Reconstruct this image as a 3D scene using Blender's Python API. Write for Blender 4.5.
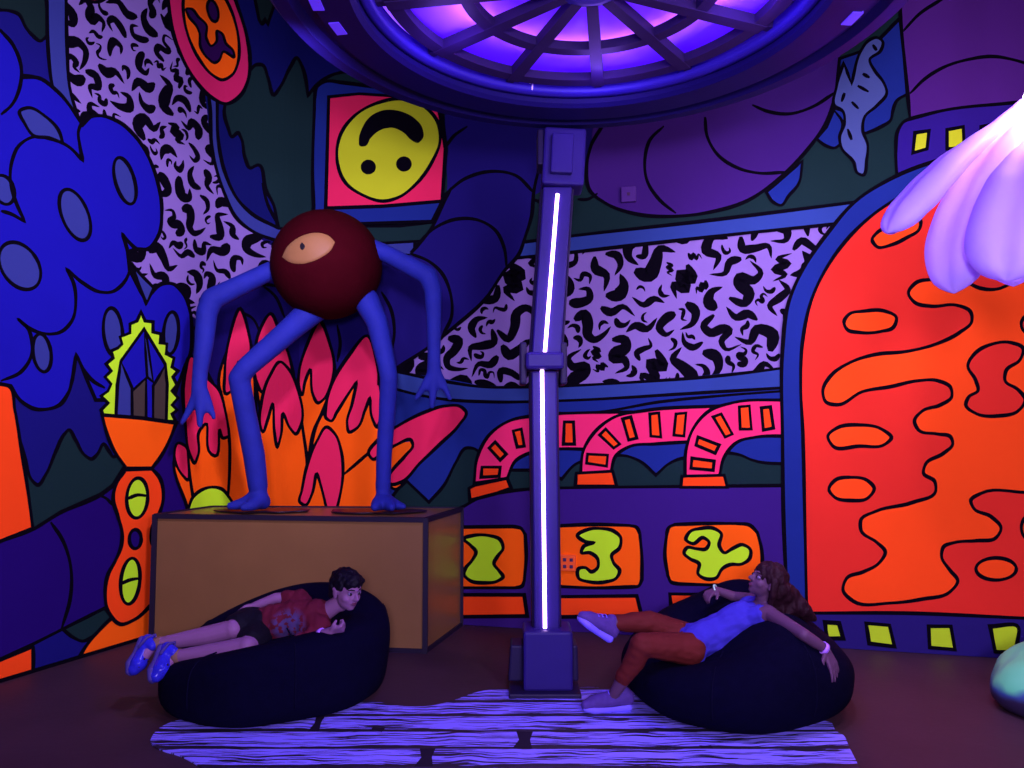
import bpy, bmesh, math, random
import numpy as np
from mathutils import Vector, Matrix
from mathutils.geometry import tessellate_polygon
for o in list(bpy.data.objects): bpy.data.objects.remove(o)
S = bpy.context.scene
COL = S.collection
V = Vector
R = math.radians
random.seed(7)

# ------------------------------------------------------------------ camera
FPX, CAMH = 740.0, 1.55
PITCH = math.atan(46 / FPX)
cam = bpy.data.cameras.new('camera'); cam.sensor_width = 36; cam.lens = FPX / 1024 * 36; cam.clip_start = .05
camo = bpy.data.objects.new('camera', cam); COL.objects.link(camo)
camo.location = (0, 0, CAMH); camo.rotation_euler = (math.pi / 2 + PITCH, 0, 0)
S.camera = camo

def ray(x, y):
    u = (x - 512) / FPX; v = (384 - y) / FPX
    return V((u, math.cos(PITCH) - v * math.sin(PITCH), math.sin(PITCH) + v * math.cos(PITCH)))
def P(x, y, Y):
    r = ray(x, y); return V((0, 0, CAMH)) + r * (Y / r.y)
def FL(x, y, z=0):
    r = ray(x, y); return V((0, 0, CAMH)) + r * ((z - CAMH) / r.z)

# ------------------------------------------------------------------ world, exposure, lights
S.view_settings.view_transform = 'Standard'; S.view_settings.look = 'None'
S.view_settings.exposure = 0.3; S.view_settings.gamma = 1; S.view_settings.use_curve_mapping = False
w = bpy.data.worlds.new('dark_hall'); S.world = w; w.use_nodes = True
w.node_tree.nodes['Background'].inputs[0].default_value = (.25, .12, 1, 1)
w.node_tree.nodes['Background'].inputs[1].default_value = .012

def lamp(name, kind, loc, target, energy, color, size=.3, spot=None, blend=.6):
    l = bpy.data.lights.new(name, kind); l.energy = energy; l.color = color
    if kind == 'AREA': l.shape = 'DISK'; l.size = size
    else: l.shadow_soft_size = size
    if kind == 'SPOT': l.spot_size = R(spot); l.spot_blend = blend
    o = bpy.data.objects.new(name, l); COL.objects.link(o); o.location = loc
    if target: o.rotation_euler = (V(target) - V(loc)).to_track_quat('-Z', 'Y').to_euler()
    return o
UV = (.62, .46, 1.0)
lamp('blacklight_flood', 'AREA', (.1, -1.4, 1.95), (.2, 6, 2.0), 215, UV, .6)
lamp('blacklight_flood', 'AREA', (2.0, -.9, 2.6), (-3.0, 5.0, 2.5), 150, UV, .7)
lamp('blacklight_flood', 'SPOT', (-1.8, 1.2, 4.6), (-1.6, 6, 3.3), 330, UV, .25, 62, .9)
lamp('blacklight_flood', 'SPOT', (2.7, 1.2, 4.6), (1.8, 5.5, 3.4), 200, UV, .25, 60, .9)
lamp('added_wall_washer', 'SPOT', (-.85, 3.3, 3.2), (-2.9, 5.0, 2.6), 260, UV, .10, 130, .8)  # added spot below the rim, no fixture there; lights left wall clear of dish shadow
lamp('added_wall_washer', 'SPOT', (1.5, 3.4, 3.2), (3.0, 5.3, 1.7), 230, UV, .10, 125, .8)  # same added spot on the other side, for the red panel
# ------------------------------------------------------------------ materials
def lin(c):
    c /= 255.0
    return c / 12.92 if c <= .04045 else ((c + .055) / 1.055) ** 2.4
LGT = (1.0, .72, 1.6)
def alb(rgb): return tuple(min(.93, lin(c) / l) for c, l in zip(rgb, LGT)) + (1,)
MATS = {}
def mat(name, color, rough=.6, var=.06, scale=9, bump=.0, metal=0, spec=.15, emit=None, estr=0, trans=0, bscale=60):
    m = bpy.data.materials.new(name); m.use_nodes = True
    nt = m.node_tree; b = nt.nodes['Principled BSDF']
    c = color if len(color) == 4 else tuple(color) + (1,)
    b.inputs['Roughness'].default_value = rough; b.inputs['Metallic'].default_value = metal
    b.inputs['Specular IOR Level'].default_value = spec
    if var or bump:
        tc = nt.nodes.new('ShaderNodeTexCoord'); n = nt.nodes.new('ShaderNodeTexNoise')
        n.inputs['Scale'].default_value = scale; n.inputs['Detail'].default_value = 4
        nt.links.new(tc.outputs['Object'], n.inputs['Vector'])
    if var:
        mx = nt.nodes.new('ShaderNodeMix'); mx.data_type = 'RGBA'
        mx.inputs[6].default_value = tuple(v * (1 - var) for v in c[:3]) + (1,)
        mx.inputs[7].default_value = tuple(min(1, v * (1 + var)) for v in c[:3]) + (1,)
        nt.links.new(n.outputs['Fac'], mx.inputs[0]); nt.links.new(mx.outputs[2], b.inputs['Base Color'])
    else: b.inputs['Base Color'].default_value = c
    if bump:
        n2 = nt.nodes.new('ShaderNodeTexNoise'); n2.inputs['Scale'].default_value = bscale; n2.inputs['Detail'].default_value = 5
        nt.links.new(tc.outputs['Object'], n2.inputs['Vector'])
        bp = nt.nodes.new('ShaderNodeBump'); bp.inputs['Strength'].default_value = bump; bp.inputs['Distance'].default_value = .01
        nt.links.new(n2.outputs['Fac'], bp.inputs['Height']); nt.links.new(bp.outputs[0], b.inputs['Normal'])
    if emit:
        b.inputs['Emission Color'].default_value = tuple(emit) + (1,); b.inputs['Emission Strength'].default_value = estr
    MATS[name] = m; return m

# ------------------------------------------------------------------ object helpers
def tag(o, label=None, cat=None, group=None, kind=None):
    if label: o['label'] = label
    if cat: o['category'] = cat
    if group: o['group'] = group
    if kind: o['kind'] = kind
    return o
def empty(name, loc=(0, 0, 0), label=None, cat=None, group=None):
    o = bpy.data.objects.new(name, None); COL.objects.link(o); o.location = loc; o.empty_display_size = .1
    return tag(o, label, cat, group)
def link(name, me, m, parent=None, smooth=True):
    o = bpy.data.objects.new(name, me); COL.objects.link(o)
    for mm in (m if isinstance(m, (list, tuple)) else [m]): me.materials.append(mm)
    if smooth: me.polygons.foreach_set('use_smooth', [True] * len(me.polygons))
    if parent:                      # geometry is given in world coordinates; keep it there
        o.parent = parent
        pm = Matrix.Translation(parent_loc(parent)).inverted(); me.transform(pm)
    return o
def parent_loc(o):
    l = V(o.location); p = o.parent
    while p: l += V(p.location); p = p.parent
    return l
def from_bm(name, bm, m, parent=None, smooth=False, auto=None):
    me = bpy.data.meshes.new(name)
    bmesh.ops.recalc_face_normals(bm, faces=bm.faces)
    bm.to_mesh(me); bm.free()
    o = link(name, me, m, parent, smooth)
    return o
def bevel(o, wd=.008, seg=2):
    md = o.modifiers.new('bevel', 'BEVEL'); md.width = wd; md.segments = seg; md.limit_method = 'ANGLE'; md.angle_limit = R(40)
    return o
def subsurf(o, n=1):
    md = o.modifiers.new('subd', 'SUBSURF'); md.levels = n; md.render_levels = n; return o
def b_hex(bm, pts8):                # 8 corners: bottom 4 ccw, top 4 ccw
    v = [bm.verts.new(p) for p in pts8]
    for f in ((3, 2, 1, 0), (4, 5, 6, 7), (0, 1, 5, 4), (1, 2, 6, 5), (2, 3, 7, 6), (3, 0, 4, 7)): bm.faces.new([v[i] for i in f])
def b_prism(bm, poly, z0, z1):      # poly: list of (x,y) ccw
    n = len(poly)
    a = [bm.verts.new((p[0], p[1], z0)) for p in poly]; b = [bm.verts.new((p[0], p[1], z1)) for p in poly]
    bm.faces.new(a[::-1]); bm.faces.new(b)
    for i in range(n): bm.faces.new((a[i], a[(i + 1) % n], b[(i + 1) % n], b[i]))
def b_box(bm, c, s, M=None):
    pts = [V((x * s[0] / 2, y * s[1] / 2, z * s[2] / 2)) for z in (-1, 1) for x, y in ((-1, -1), (1, -1), (1, 1), (-1, 1))]
    b_hex(bm, [(M @ p if M else p) + V(c) for p in pts])
def basis(d):
    d = V(d).normalized(); u = d.cross(V((0, 0, 1)) if abs(d.z) < .95 else V((1, 0, 0))).normalized(); return u, d.cross(u).normalized(), d
def b_tube(bm, pts, rad, n=12, caps=True):
    rad = rad if isinstance(rad, (list, tuple)) else [rad] * len(pts)
    pts = [V(p) for p in pts]; rings = []; u0 = None
    for i, p in enumerate(pts):
        d = (pts[min(i + 1, len(pts) - 1)] - pts[max(i - 1, 0)]).normalized()
        if u0 is None: u0 = basis(d)[0]
        u = (u0 - d * u0.dot(d)).normalized(); u0 = u; v = d.cross(u)
        rings.append([bm.verts.new(p + (u * math.cos(t) + v * math.sin(t)) * rad[i]) for t in (2 * math.pi * k / n for k in range(n))])
    for a, b in zip(rings, rings[1:]):
        for k in range(n): bm.faces.new((a[k], a[(k + 1) % n], b[(k + 1) % n], b[k]))
    if caps: bm.faces.new(rings[0][::-1]); bm.faces.new(rings[-1])
def b_lathe(bm, prof, c, n=96, closed=False):
    rings = [[bm.verts.new((c[0] + r * math.cos(t), c[1] + r * math.sin(t), c[2] + z)) for t in (2 * math.pi * k / n for k in range(n))] for r, z in prof]
    prs = list(zip(rings, rings[1:])) + ([(rings[-1], rings[0])] if closed else [])
    for a, b in prs:
        for k in range(n): bm.faces.new((a[k], a[(k + 1) % n], b[(k + 1) % n], b[k]))
    if not closed:
        bm.faces.new(rings[0][::-1]); bm.faces.new(rings[-1])
def b_ball(bm, c, r, M=None, u=20, v=12):
    r = r if isinstance(r, (list, tuple)) else (r, r, r)
    mt = Matrix.Translation(V(c)) @ (M.to_4x4() if M else Matrix()) @ Matrix.Diagonal((r[0], r[1], r[2], 1))
    bmesh.ops.create_uvsphere(bm, u_segments=u, v_segments=v, radius=1, matrix=mt)

# smooth curve through hand-placed points: "x,y x,y! ..."  (! keeps a corner)
def crv(spec, closed=True, n=7):
    pts = []
    for t in spec.split():
        c = t.endswith('!'); x, y = t.rstrip('!').split(','); pts.append((float(x), float(y), c))
    N = len(pts); out = []
    for i in range(N if closed else N - 1):
        p1, p2 = pts[i], pts[(i + 1) % N]
        p0 = pts[i - 1] if (closed or i > 0) else p1
        p3 = pts[(i + 2) % N] if (closed or i + 2 < N) else p2
        if p1[2]: p0 = p1
        if p2[2]: p3 = p2
        if p1[2] and p2[2]:
            k = max(2, int(math.hypot(p2[0] - p1[0], p2[1] - p1[1]) / 25)) ; ts = [j / k for j in range(k)]
        else: ts = [j / n for j in range(n)]
        L = math.hypot(p2[0] - p1[0], p2[1] - p1[1])
        def tan(a, b, c):
            if a == b or b == c:
                return ((c[0] - a[0]), (c[1] - a[1]))
            la = math.hypot(b[0] - a[0], b[1] - a[1]) + 1e-6; lc = math.hypot(c[0] - b[0], c[1] - b[1]) + 1e-6
            ux = (b[0] - a[0]) / la * lc + (c[0] - b[0]) / lc * la; uy = (b[1] - a[1]) / la * lc + (c[1] - b[1]) / lc * la
            return (ux / (la + lc) * L, uy / (la + lc) * L)
        m1 = tan(p0, p1, p2); m2 = tan(p1, p2, p3)
        for t in ts:
            a = 2 * t**3 - 3 * t**2 + 1; b = t**3 - 2 * t**2 + t; c = -2 * t**3 + 3 * t**2; d = t**3 - t**2
            out.append((a * p1[0] + b * m1[0] + c * p2[0] + d * m2[0], a * p1[1] + b * m1[1] + c * p2[1] + d * m2[1]))
    if not closed: out.append(pts[-1][:2])
    return out

# ------------------------------------------------------------------ the painted wall (left run, rounded corner, back run)
A0 = V((-3.155, 4.666)); AD = V((.397, .918)).normalized()
B0 = V((-.392, 6.03)); BD = V((1, -.232)).normalized()
_d = AD.x * -BD.y + AD.y * BD.x
_t = ((B0.x - A0.x) * -BD.y + (B0.y - A0.y) * BD.x) / _d
CORNER = A0 + AD * _t
FR = .6
_th = math.acos((-AD).dot(BD)); TL = FR / math.tan(_th / 2)
T1 = CORNER - AD * TL; T2 = CORNER + BD * TL
NA = V((AD.y, -AD.x)); NB = V((BD.y, -BD.x))        # into the room
FC = T1 + NA * FR
ARC = math.pi - _th
U_END1, U_START2 = 0.0, FR * ARC                    # u = 0 where the round corner starts
WALL_L, WALL_R, WALL_TOP = -5.2, 6.6, 6.2
KC = 18
def wall_pt(u, z, off=0):
    if u <= 0: p = T1 + AD * u; n = NA
    elif u >= U_START2: p = T2 + BD * (u - U_START2); n = NB
    else:                                           # the corner is built as flat facets between the cuts
        i = min(KC - 1, int(u / U_START2 * KC + 1e-6)); fr = u / U_START2 * KC - i; d0 = T1 - FC
        def arc(a): return V((d0.x * math.cos(-a) - d0.y * math.sin(-a), d0.x * math.sin(-a) + d0.y * math.cos(-a)))
        d = arc(U_START2 * i / KC / FR).lerp(arc(U_START2 * (i + 1) / KC / FR), fr)
        p = FC + d; n = -d.normalized()
    return V((p.x + n.x * off, p.y + n.y * off, z))
def pix_uz(x, y):
    r = ray(x, y); d = V((r.x, r.y))
    def hit(o, dr):
        den = d.x * -dr.y + d.y * dr.x
        t = (o.x * -dr.y + o.y * dr.x) / den
        s = (d.x * o.y - d.y * o.x) / den * -1
        q = d * t; return t, (q - o).dot(dr)
    t, s = hit(T1, AD)
    if s <= 0 and t > 0: return s, CAMH + r.z * t
    t, s = hit(T2, BD)
    if s >= 0: return U_START2 + s, CAMH + r.z * t
    a = d.dot(d); b = -2 * d.dot(FC); c = FC.dot(FC) - FR * FR
    t = (-b + math.sqrt(max(0, b * b - 4 * a * c))) / (2 * a)
    q = d * t - FC; d0 = T1 - FC
    ang = d0.angle(q) if q.length else 0
    return FR * ang, CAMH + r.z * t

PAL = dict(navy=(24, 12, 105), lav=(128, 92, 195), black=(7, 3, 20), bright=(28, 20, 188), slate=(55, 56, 160), sky=(25, 19, 128),
           green=(24, 42, 58), dgreen=(22, 36, 48), purple=(36, 8, 120), orange=(255, 84, 18), redorange=(240, 62, 25), pink=(222, 34, 98), hotpink=(235, 40, 120),
           lime=(180, 222, 45), yellow=(190, 182, 42), magenta=(200, 30, 105), brown=(74, 56, 66), tube=(66, 28, 135), ltube=(30, 18, 120),
           band=(50, 64, 170), blue=(30, 42, 152), deep=(18, 18, 108), machine=(60, 26, 138), red=(216, 40, 42), blob=(250, 66, 28),
           strip=(42, 26, 128), drip=(80, 84, 178), window=(178, 195, 45), rightp=(84, 32, 145), boxp=(50, 24, 150), eyep=(50, 8, 90), dull=(30, 22, 90))
PN = list(PAL)
FLUO = {'orange', 'redorange', 'pink', 'hotpink', 'lime', 'yellow', 'magenta', 'red', 'blob', 'window', 'lav'}   # the blacklight paints
for k in PN: mat('paint_' + k.replace('dgreen', 'deep_green').replace('lav', 'lavender') , tuple(v * (1.0 if k in FLUO else .78) for v in alb(PAL[k])[:3]) + (1,), rough=.85, var=.05, scale=3, bump=.05, spec=.04)
WM = list(MATS.values())

class Mural:
    def __init__(s): s.polys = []      # (list of (u,z), material index, offset)
    def off(s): return .0008 + .00012 * len(s.polys)
    def fill_uz(s, pts, c): s.polys.append((pts, PN.index(c), s.off(), None))
    def fill(s, spec, c, closed=True):
        pp = crv(spec) if isinstance(spec, str) else spec
        s.fill_uz([pix_uz(*p) for p in pp], c)
    def stroke(s, pp, wd, closed, c='black'):
        n = len(pp); quads = []
        L, Rr = [], []
        for i in range(n):
            a = pp[i - 1] if (closed or i > 0) else pp[i]; b = pp[(i + 1) % n] if (closed or i < n - 1) else pp[i]
            def nrm(p, q):
                dx, dy = q[0] - p[0], q[1] - p[1]; l = math.hypot(dx, dy) or 1; return (-dy / l, dx / l)
            n1 = nrm(a, pp[i]) if a != pp[i] else nrm(pp[i], b); n2 = nrm(pp[i], b) if b != pp[i] else n1
            mx, my = n1[0] + n2[0], n1[1] + n2[1]; l2 = mx * mx + my * my
            k = 2 / max(l2, .9); mx *= k / 1; my *= k / 1
            w2 = wd * .6 * (1 + .14 * math.sin(i * .37 + pp[0][0]))
            if not closed:
                e = min(i, n - 1 - i); w2 *= min(1, .55 + .2 * e)
            L.append((pp[i][0] + mx * w2, pp[i][1] + my * w2)); Rr.append((pp[i][0] - mx * w2, pp[i][1] - my * w2))
        L = [pix_uz(*p) for p in L]; Rr = [pix_uz(*p) for p in Rr]
        s.polys.append(((L, Rr, closed), PN.index(c), s.off(), 'strip'))
    def line(s, spec, wd=3, c='black'): s.stroke(crv(spec, False), wd, False, c)
    def shape(s, spec, c, wd=3):
        pp = crv(spec); s.fill(pp, c); s.stroke(pp, wd, True)
    def ell(s, x, y, rx, ry, c, wd=2.6, rot=0, n=40):
        cs, sn = math.cos(R(rot)), math.sin(R(rot))
        pp = [(x + rx * math.cos(t) * cs - ry * math.sin(t) * sn, y + rx * math.cos(t) * sn + ry * math.sin(t) * cs) for t in (2 * math.pi * k / n for k in range(n))]
        s.fill(pp, c)
        if wd: s.stroke(pp, wd, True)
    def squiggles(s, region, size, seed, cnt, gap=.5):
        # hand-brushed commas, S and W marks packed over the lavender ground
        rg = np.array([pix_uz(*p) for p in crv(region)]); rnd = random.Random(seed)
        lo, hi = rg.min(0), rg.max(0); px, pz = rg[:, 0], rg[:, 1]; qx, qz = np.roll(px, -1), np.roll(pz, -1)
        def inside(u, z):
            c = ((pz > z) != (qz > z)) & (u < (qx - px) * (z - pz) / (qz - pz + 1e-12) + px); return c.sum() % 2 == 1
        kinds = ['0,0 .45,.42 .9,.05 1.3,-.38 1.8,.0', '0,0 .35,.5 .75,.1 1.0,-.42 1.4,-.5 1.75,-.05 1.9,.5', '0,0 .5,.45 1,.1 .75,-.4 1.25,-.75', '0,0 .3,.5 .8,.5 1.2,.05',
                 '0,0 .15,.6 .5,.55 .7,0 .85,-.1 1.05,.4 1.4,.45 1.6,-.15', '0,0 .5,.2 1,-.1 1.6,.3', '0,0 .5,.05 .95,.35 .8,.75 .35,.7', '0,0 .6,.45 .55,-.1 1.15,.3 1.1,-.3 1.7,.05']
        kk = [np.array(crv(k, False, 4)) - np.array([.8, .1]) for k in kinds]
        pts = np.zeros((0, 3)); got = 0
        for tr in range(cnt):
            u, z = rnd.uniform(lo[0], hi[0]), rnd.uniform(lo[1], hi[1])
            if not inside(u, z): continue
            k = kk[rnd.randrange(len(kk))]; sc = size * rnd.uniform(.5, .72) * (1 if tr < cnt * .6 else rnd.uniform(.4, .65)); a = rnd.choice([rnd.uniform(-.7, .7), rnd.uniform(.9, 2.2)]) + rnd.choice([0, math.pi])
            q = k * [1, rnd.choice([-1, 1])] * sc; q = q @ np.array([[math.cos(a), math.sin(a)], [-math.sin(a), math.cos(a)]]) + [u, z]
            n = len(q); ph = rnd.uniform(.2, .5)
            wd = np.array([sc * .66 * max(.04, (1 - abs((i / (n - 1)) - ph) / max(ph, 1 - ph)) ** .6 * min(1, .45 + i * .4)) for i in range(n)]) * rnd.uniform(.6, 1.05)
            if len(pts):
                d = np.hypot(q[:, None, 0] - pts[None, :, 0], q[:, None, 1] - pts[None, :, 1]) - wd[:, None] * .5 - pts[None, :, 2] * .5
                if d.min() < size * .022: continue
            pts = np.vstack([pts, np.c_[q, wd]]); got += 1
            t = np.gradient(q, axis=0); t /= np.hypot(t[:, 0], t[:, 1])[:, None] + 1e-9; nn = np.c_[-t[:, 1], t[:, 0]]
            L = [tuple(p) for p in q + nn * wd[:, None] * .5]; Q = [tuple(p) for p in q - nn * wd[:, None] * .5]
            s.polys.append(((L, Q, False), PN.index('black'), .00072 + .00012 * s.base, 'strip'))
        return got
    def build(s):
        bm = bmesh.new(); off = bm.verts.layers.float.new('off')
        for g, mi, o, kind in s.polys:
            if kind == 'strip':
                L, Q, closed = g
                va = [bm.verts.new((p[0], p[1], 0)) for p in L]; vb = [bm.verts.new((p[0], p[1], 0)) for p in Q]
                for v in va + vb: v[off] = o
                n = len(va)
                for i in range(n if closed else n - 1):
                    f = bm.faces.new((va[i], vb[i], vb[(i + 1) % n], va[(i + 1) % n])); f.material_index = mi
            else:
                v = [bm.verts.new((p[0], p[1], 0)) for p in g]
                for x in v: x[off] = o
                for t in tessellate_polygon([[V((p[0], p[1], 0)) for p in g]]):
                    try: f = bm.faces.new([v[i] for i in t]); f.material_index = mi
                    except ValueError: pass
        # clip to the wall and cut along the round corner
        for co, no in (((WALL_L, 0, 0), (-1, 0, 0)), ((WALL_R, 0, 0), (1, 0, 0)), ((0, 0.003, 0), (0, -1, 0)), ((0, WALL_TOP, 0), (0, 1, 0))):
            bmesh.ops.bisect_plane(bm, geom=bm.verts[:] + bm.edges[:] + bm.faces[:], plane_co=co, plane_no=no, clear_outer=True)
        K = 18
        for i in range(K + 1):
            bmesh.ops.bisect_plane(bm, geom=bm.verts[:] + bm.edges[:] + bm.faces[:], plane_co=(U_START2 * i / K, 0, 0), plane_no=(1, 0, 0))
        um = U_START2 * 9 / K
        out = {}
        for side in ('left', 'back'):
            vs, fs, ms, idx = [], [], [], {}
            us = [WALL_L, 0] + [U_START2 * i / K for i in range(1, 10)] if side == 'left' else [U_START2 * i / K for i in range(9, K + 1)] + [WALL_R]
            for u in us:                       # the wall itself, 12 cm thick
                a = wall_pt(u, 0); b = wall_pt(u, WALL_TOP); c = wall_pt(u, 0, -.12); d = wall_pt(u, WALL_TOP, -.12); vs += [a, b, d, c]
            nv = len(us)
            for i in range(nv - 1):
                for e in range(4): fs.append((i * 4 + e, (i + 1) * 4 + e, (i + 1) * 4 + (e + 1) % 4, i * 4 + (e + 1) % 4)); ms.append(0)
            fs += [(0, 1, 2, 3), tuple((nv - 1) * 4 + e for e in (3, 2, 1, 0))]; ms += [0, 0]
            for f in bm.faces:
                if (f.calc_center_median().x < um) != (side == 'left'): continue
                ids = []
                for v in f.verts:
                    if v.index < 0 or v not in idx: idx[v] = len(vs); vs.append(wall_pt(v.co.x, v.co.y, v[off]))
                    ids.append(idx[v])
                # face into the room
                p = [vs[i] for i in ids]; nrm = (p[1] - p[0]).cross(p[2] - p[0])
                uu = f.calc_center_median(); ctr = wall_pt(uu.x, uu.y, .5) - wall_pt(uu.x, uu.y)
                fs.append(tuple(ids) if nrm.dot(ctr) > 0 else tuple(ids[::-1])); ms.append(f.material_index)
            me = bpy.data.meshes.new('wall_' + side); me.from_pydata([tuple(v) for v in vs], [], fs)
            me.polygons.foreach_set('material_index', ms)
            o = link('wall_' + side, me, WM, None, False); me.update(); tag(o, kind='structure')
            me.polygons.foreach_set('material_index', ms)
        bm.free()
# ------------------------------------------------------------------ the mural, drawn back to front
M = Mural()
BIG = '-900,-400! 1700,-400! 1700,1100! -900,1100!'
# lavender grounds with black brush marks
LAVL = '60,-200! 170,-200! 168,0! 190,60! 210,98! 214,150! 230,200! 262,240! 300,262! 300,300! 250,286! 192,330! 150,305! 112,240! 90,170! 68,115! 64,0!'
LAVB = '370,372! 440,320! 530,250! 850,205! 850,400! 700,392! 560,392! 440,386!'
M.fill(LAVL, 'lav'); M.fill(LAVB, 'lav')
M.base = len(M.polys) + 2
M.squiggles(LAVL, .235, 3, 26000); M.squiggles(LAVB, .275, 5, 26000)
LAYER0 = len(M.polys)
class _: pass
_keep = M.off
M.off = lambda: .0008 + .00012 * (len(M.polys) - LAYER0 + 6)
# ---- left wall, upper
M.fill('-900,-400! 50,-400! 47,0! 48,60! 60,110! 90,200! 0,200! -900,200!', 'sky')
M.shape('-80,-20! 20,-60 46,0 47,36! 40,41 33,36 26,28 18,14 10,11 0,10 -30,4', 'dgreen')
M.shape('46,-200! 66,-200! 66,0! 67,50 70,90 78,118! 92,200! 75,140! 52,85 48,50 47,0!', 'slate')
# right of the lavender: blue strip, blue drips, green, night sky
M.fill('205,95! 212,150 224,192 245,226 280,242 330,252! 420,262! 446,200! 446,-400! 150,-400! 168,0!', 'deep')
M.shape('249,72! 256,65 262,65 268,78 274,95 281,86 290,68 297,58 302,66 306,80 308,96! 316,86 330,76 360,70! 470,120! 470,260! 280,236! 277,222 274,206 266,190 258,165 250,168 245,158 241,138 238,133 232,137 228,128 224,112 226,100!', 'green')
M.shape('254,-30! 255,0! 259,20! 262,24 265,20! 268,24! 274,6! 278,-30!', 'dgreen')
M.shape('205,80! 209,100 212,150 223,190 238,220 252,231 280,242! 330,252! 415,256! 415,241! 385,243! 330,240! 278,228! 252,214 238,200 226,176 218,140 217,105 217,80!', 'slate')
M.line('262,183 268,205 279,226', 2.6)
M.shape('360,226! 400,226! 437,222! 424,241! 385,243! 360,243!', 'green', 2.6)
# ---- left smile disc
M.ell(95, -17, 17, 19, 'pink', 3, 0)
M.shape('166,-30 168,0 172,30 182,58 196,82 212,98 226,104 240,96 248,80 250,62 247,38 238,8 226,-22 204,-46 180,-50', 'magenta', 3.2)
M.shape('183,0 184,20 190,42 200,61 212,75 222,80 232,75 238,62 239,46 236,26 228,4 216,-14 198,-24 187,-16', 'orange', 2.6)
M.ell(212.5, 11, 5.2, 11, 'eyep', 2.4, -14)
M.ell(196, -14, 5, 9, 'eyep', 2.4, -14)
M.shape('186,9 191,9 198,17 206,25 206,38 211,46 216,42 217,31 221,33 226,44 233,51 234,57 223,52 219,60 215,63 207,58 200,47 199,33 196,26 188,16', 'eyep', 2.2)
# ---- sky, mountains and purple hill, lower left
M.fill('-900,330! 100,330! 125,330! 125,520! -900,560!', 'sky')
M.fill('-900,500! 60,500! 130,450! 200,350! 260,280! 380,280! 385,520! 200,560! 200,700! -900,760!', 'purple')
M.fill('168,300! 200,322! 250,284! 282,288! 385,280! 385,520! 168,520!', 'navy')
M.line('192,330 215,308 250,286 300,289', 3)
M.line('240,312 252,318 262,338', 2.4)
M.line('262,285 275,296 285,318', 2.4)
M.shape('19,440! 25,460 32,481 37,485 45,475 55,452 64,434 68,430 75,440 84,455 91,459 97,454 103,444 109,452 113,457 119,453 124,466! 112,485! 100,494! 60,512! 32,530! 26,500!', 'green')
M.fill('-900,580! 0,541! 32,529! 60,513 100,495 118,482! 200,440! 200,720! -900,900!', 'purple')
M.line('-40,556 0,541 33,529 60,513 100,495 118,482', 3)
M.line('50,522 62,540 70,566 70,596 61,629', 3)
M.line('97,495 105,498 112,505', 2.6)
M.fill('-400,820! 0,659! 24,648 62,629 104,608! 120,640! 152,640! 152,700! -400,900!', 'deep')
M.shape('-60,690! 0,660! 32,647! 32,673! 0,683! -60,705!', 'redorange')
M.fill('34,645! 62,630! 72,637 82,641 90,640! 76,660! 34,675!', 'sky')
M.shape('62,629! 104,608! 112,618! 92,637! 82,641 72,637', 'green')
M.line('-40,675 0,659 24,648 62,629 104,608', 3)
M.line('33,646 33,674', 3)
M.shape('76,662! 84,648 96,633 110,619 130,606! 175,590! 180,655! 150,637! 100,652!', 'orange')
M.shape('-60,390! 0,384 8,386 14,410 20,446 27,490 32,528! 15,535! 0,541! -60,562!', 'redorange')
# ---- bright blue cloud
M.shape('-60,6! 0,31! 12,45 20,65 21,78! 37,78 57,92 82,125! 90,117 117,122 135,137 150,162 160,196 161,214 157,237 148,249 135,249 127,252! 129,270! 140,292! 146,302! 152,292 160,284 172,284 183,294 189,310 191,332 190,352 182,372 172,400! 95,400! 75,354! 72,380! 67,394 58,405 47,409 34,409 20,401 10,386! 0,384! -60,390! -110,370 -165,310 -150,230! -185,180 -180,110 -130,70! -120,30 -90,8', 'bright', 3)
M.ell(19, 266, 18, 26, 'slate', 3, -35)
M.ell(3, 190, 10, 15, 'slate', 3, -20)
M.line('0,211 10,214 24,222! 15,202 10,185 11,162 18,146 33,137 50,139 68,147 82,161! 79,146 78,130 84,120 100,116 118,122 136,138 150,162 159,192 161,212 157,237 148,248 138,250 129,243 121,233! 127,252 129,270 122,284 111,292 99,292 82,283 65,268! 73,284 75,300 71,321 60,332 45,334 28,328 16,318! 28,330 31,342 30,357 20,372 0,381', 3)
M.shape('19,111 27,108 45,117 58,131 62,143! 48,138 33,136 24,124', 'slate', 2.8)
M.line('0,31 12,45 20,65 19,87 11,105 0,115', 3)
M.line('22,75 37,78 57,92 72,110 82,124', 3)
M.line('129,268 134,278 141,292 145,304! 150,294 160,285 172,284 182,293 189,310 191,330 190,352 182,370', 3)
M.shape('130,262! 136,270 153,288! 146,303! 140,290', 'slate', 2.6)
M.ell(124, 181, 9.5, 24, 'slate', 3, -16)
M.ell(74, 215, 13, 27, 'slate', 3, -22)
M.ell(41, 353, 9, 19, 'slate', 3, -8)
M.ell(112, 332, 9.5, 24, 'slate', 3, -5)
M.ell(170, 333, 7.5, 21, 'slate', 3, 4)
M.line('10,386 20,401 35,409 47,409 60,404 67,394 71,380 75,354! 83,370 92,381 104,388', 3)
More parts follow.
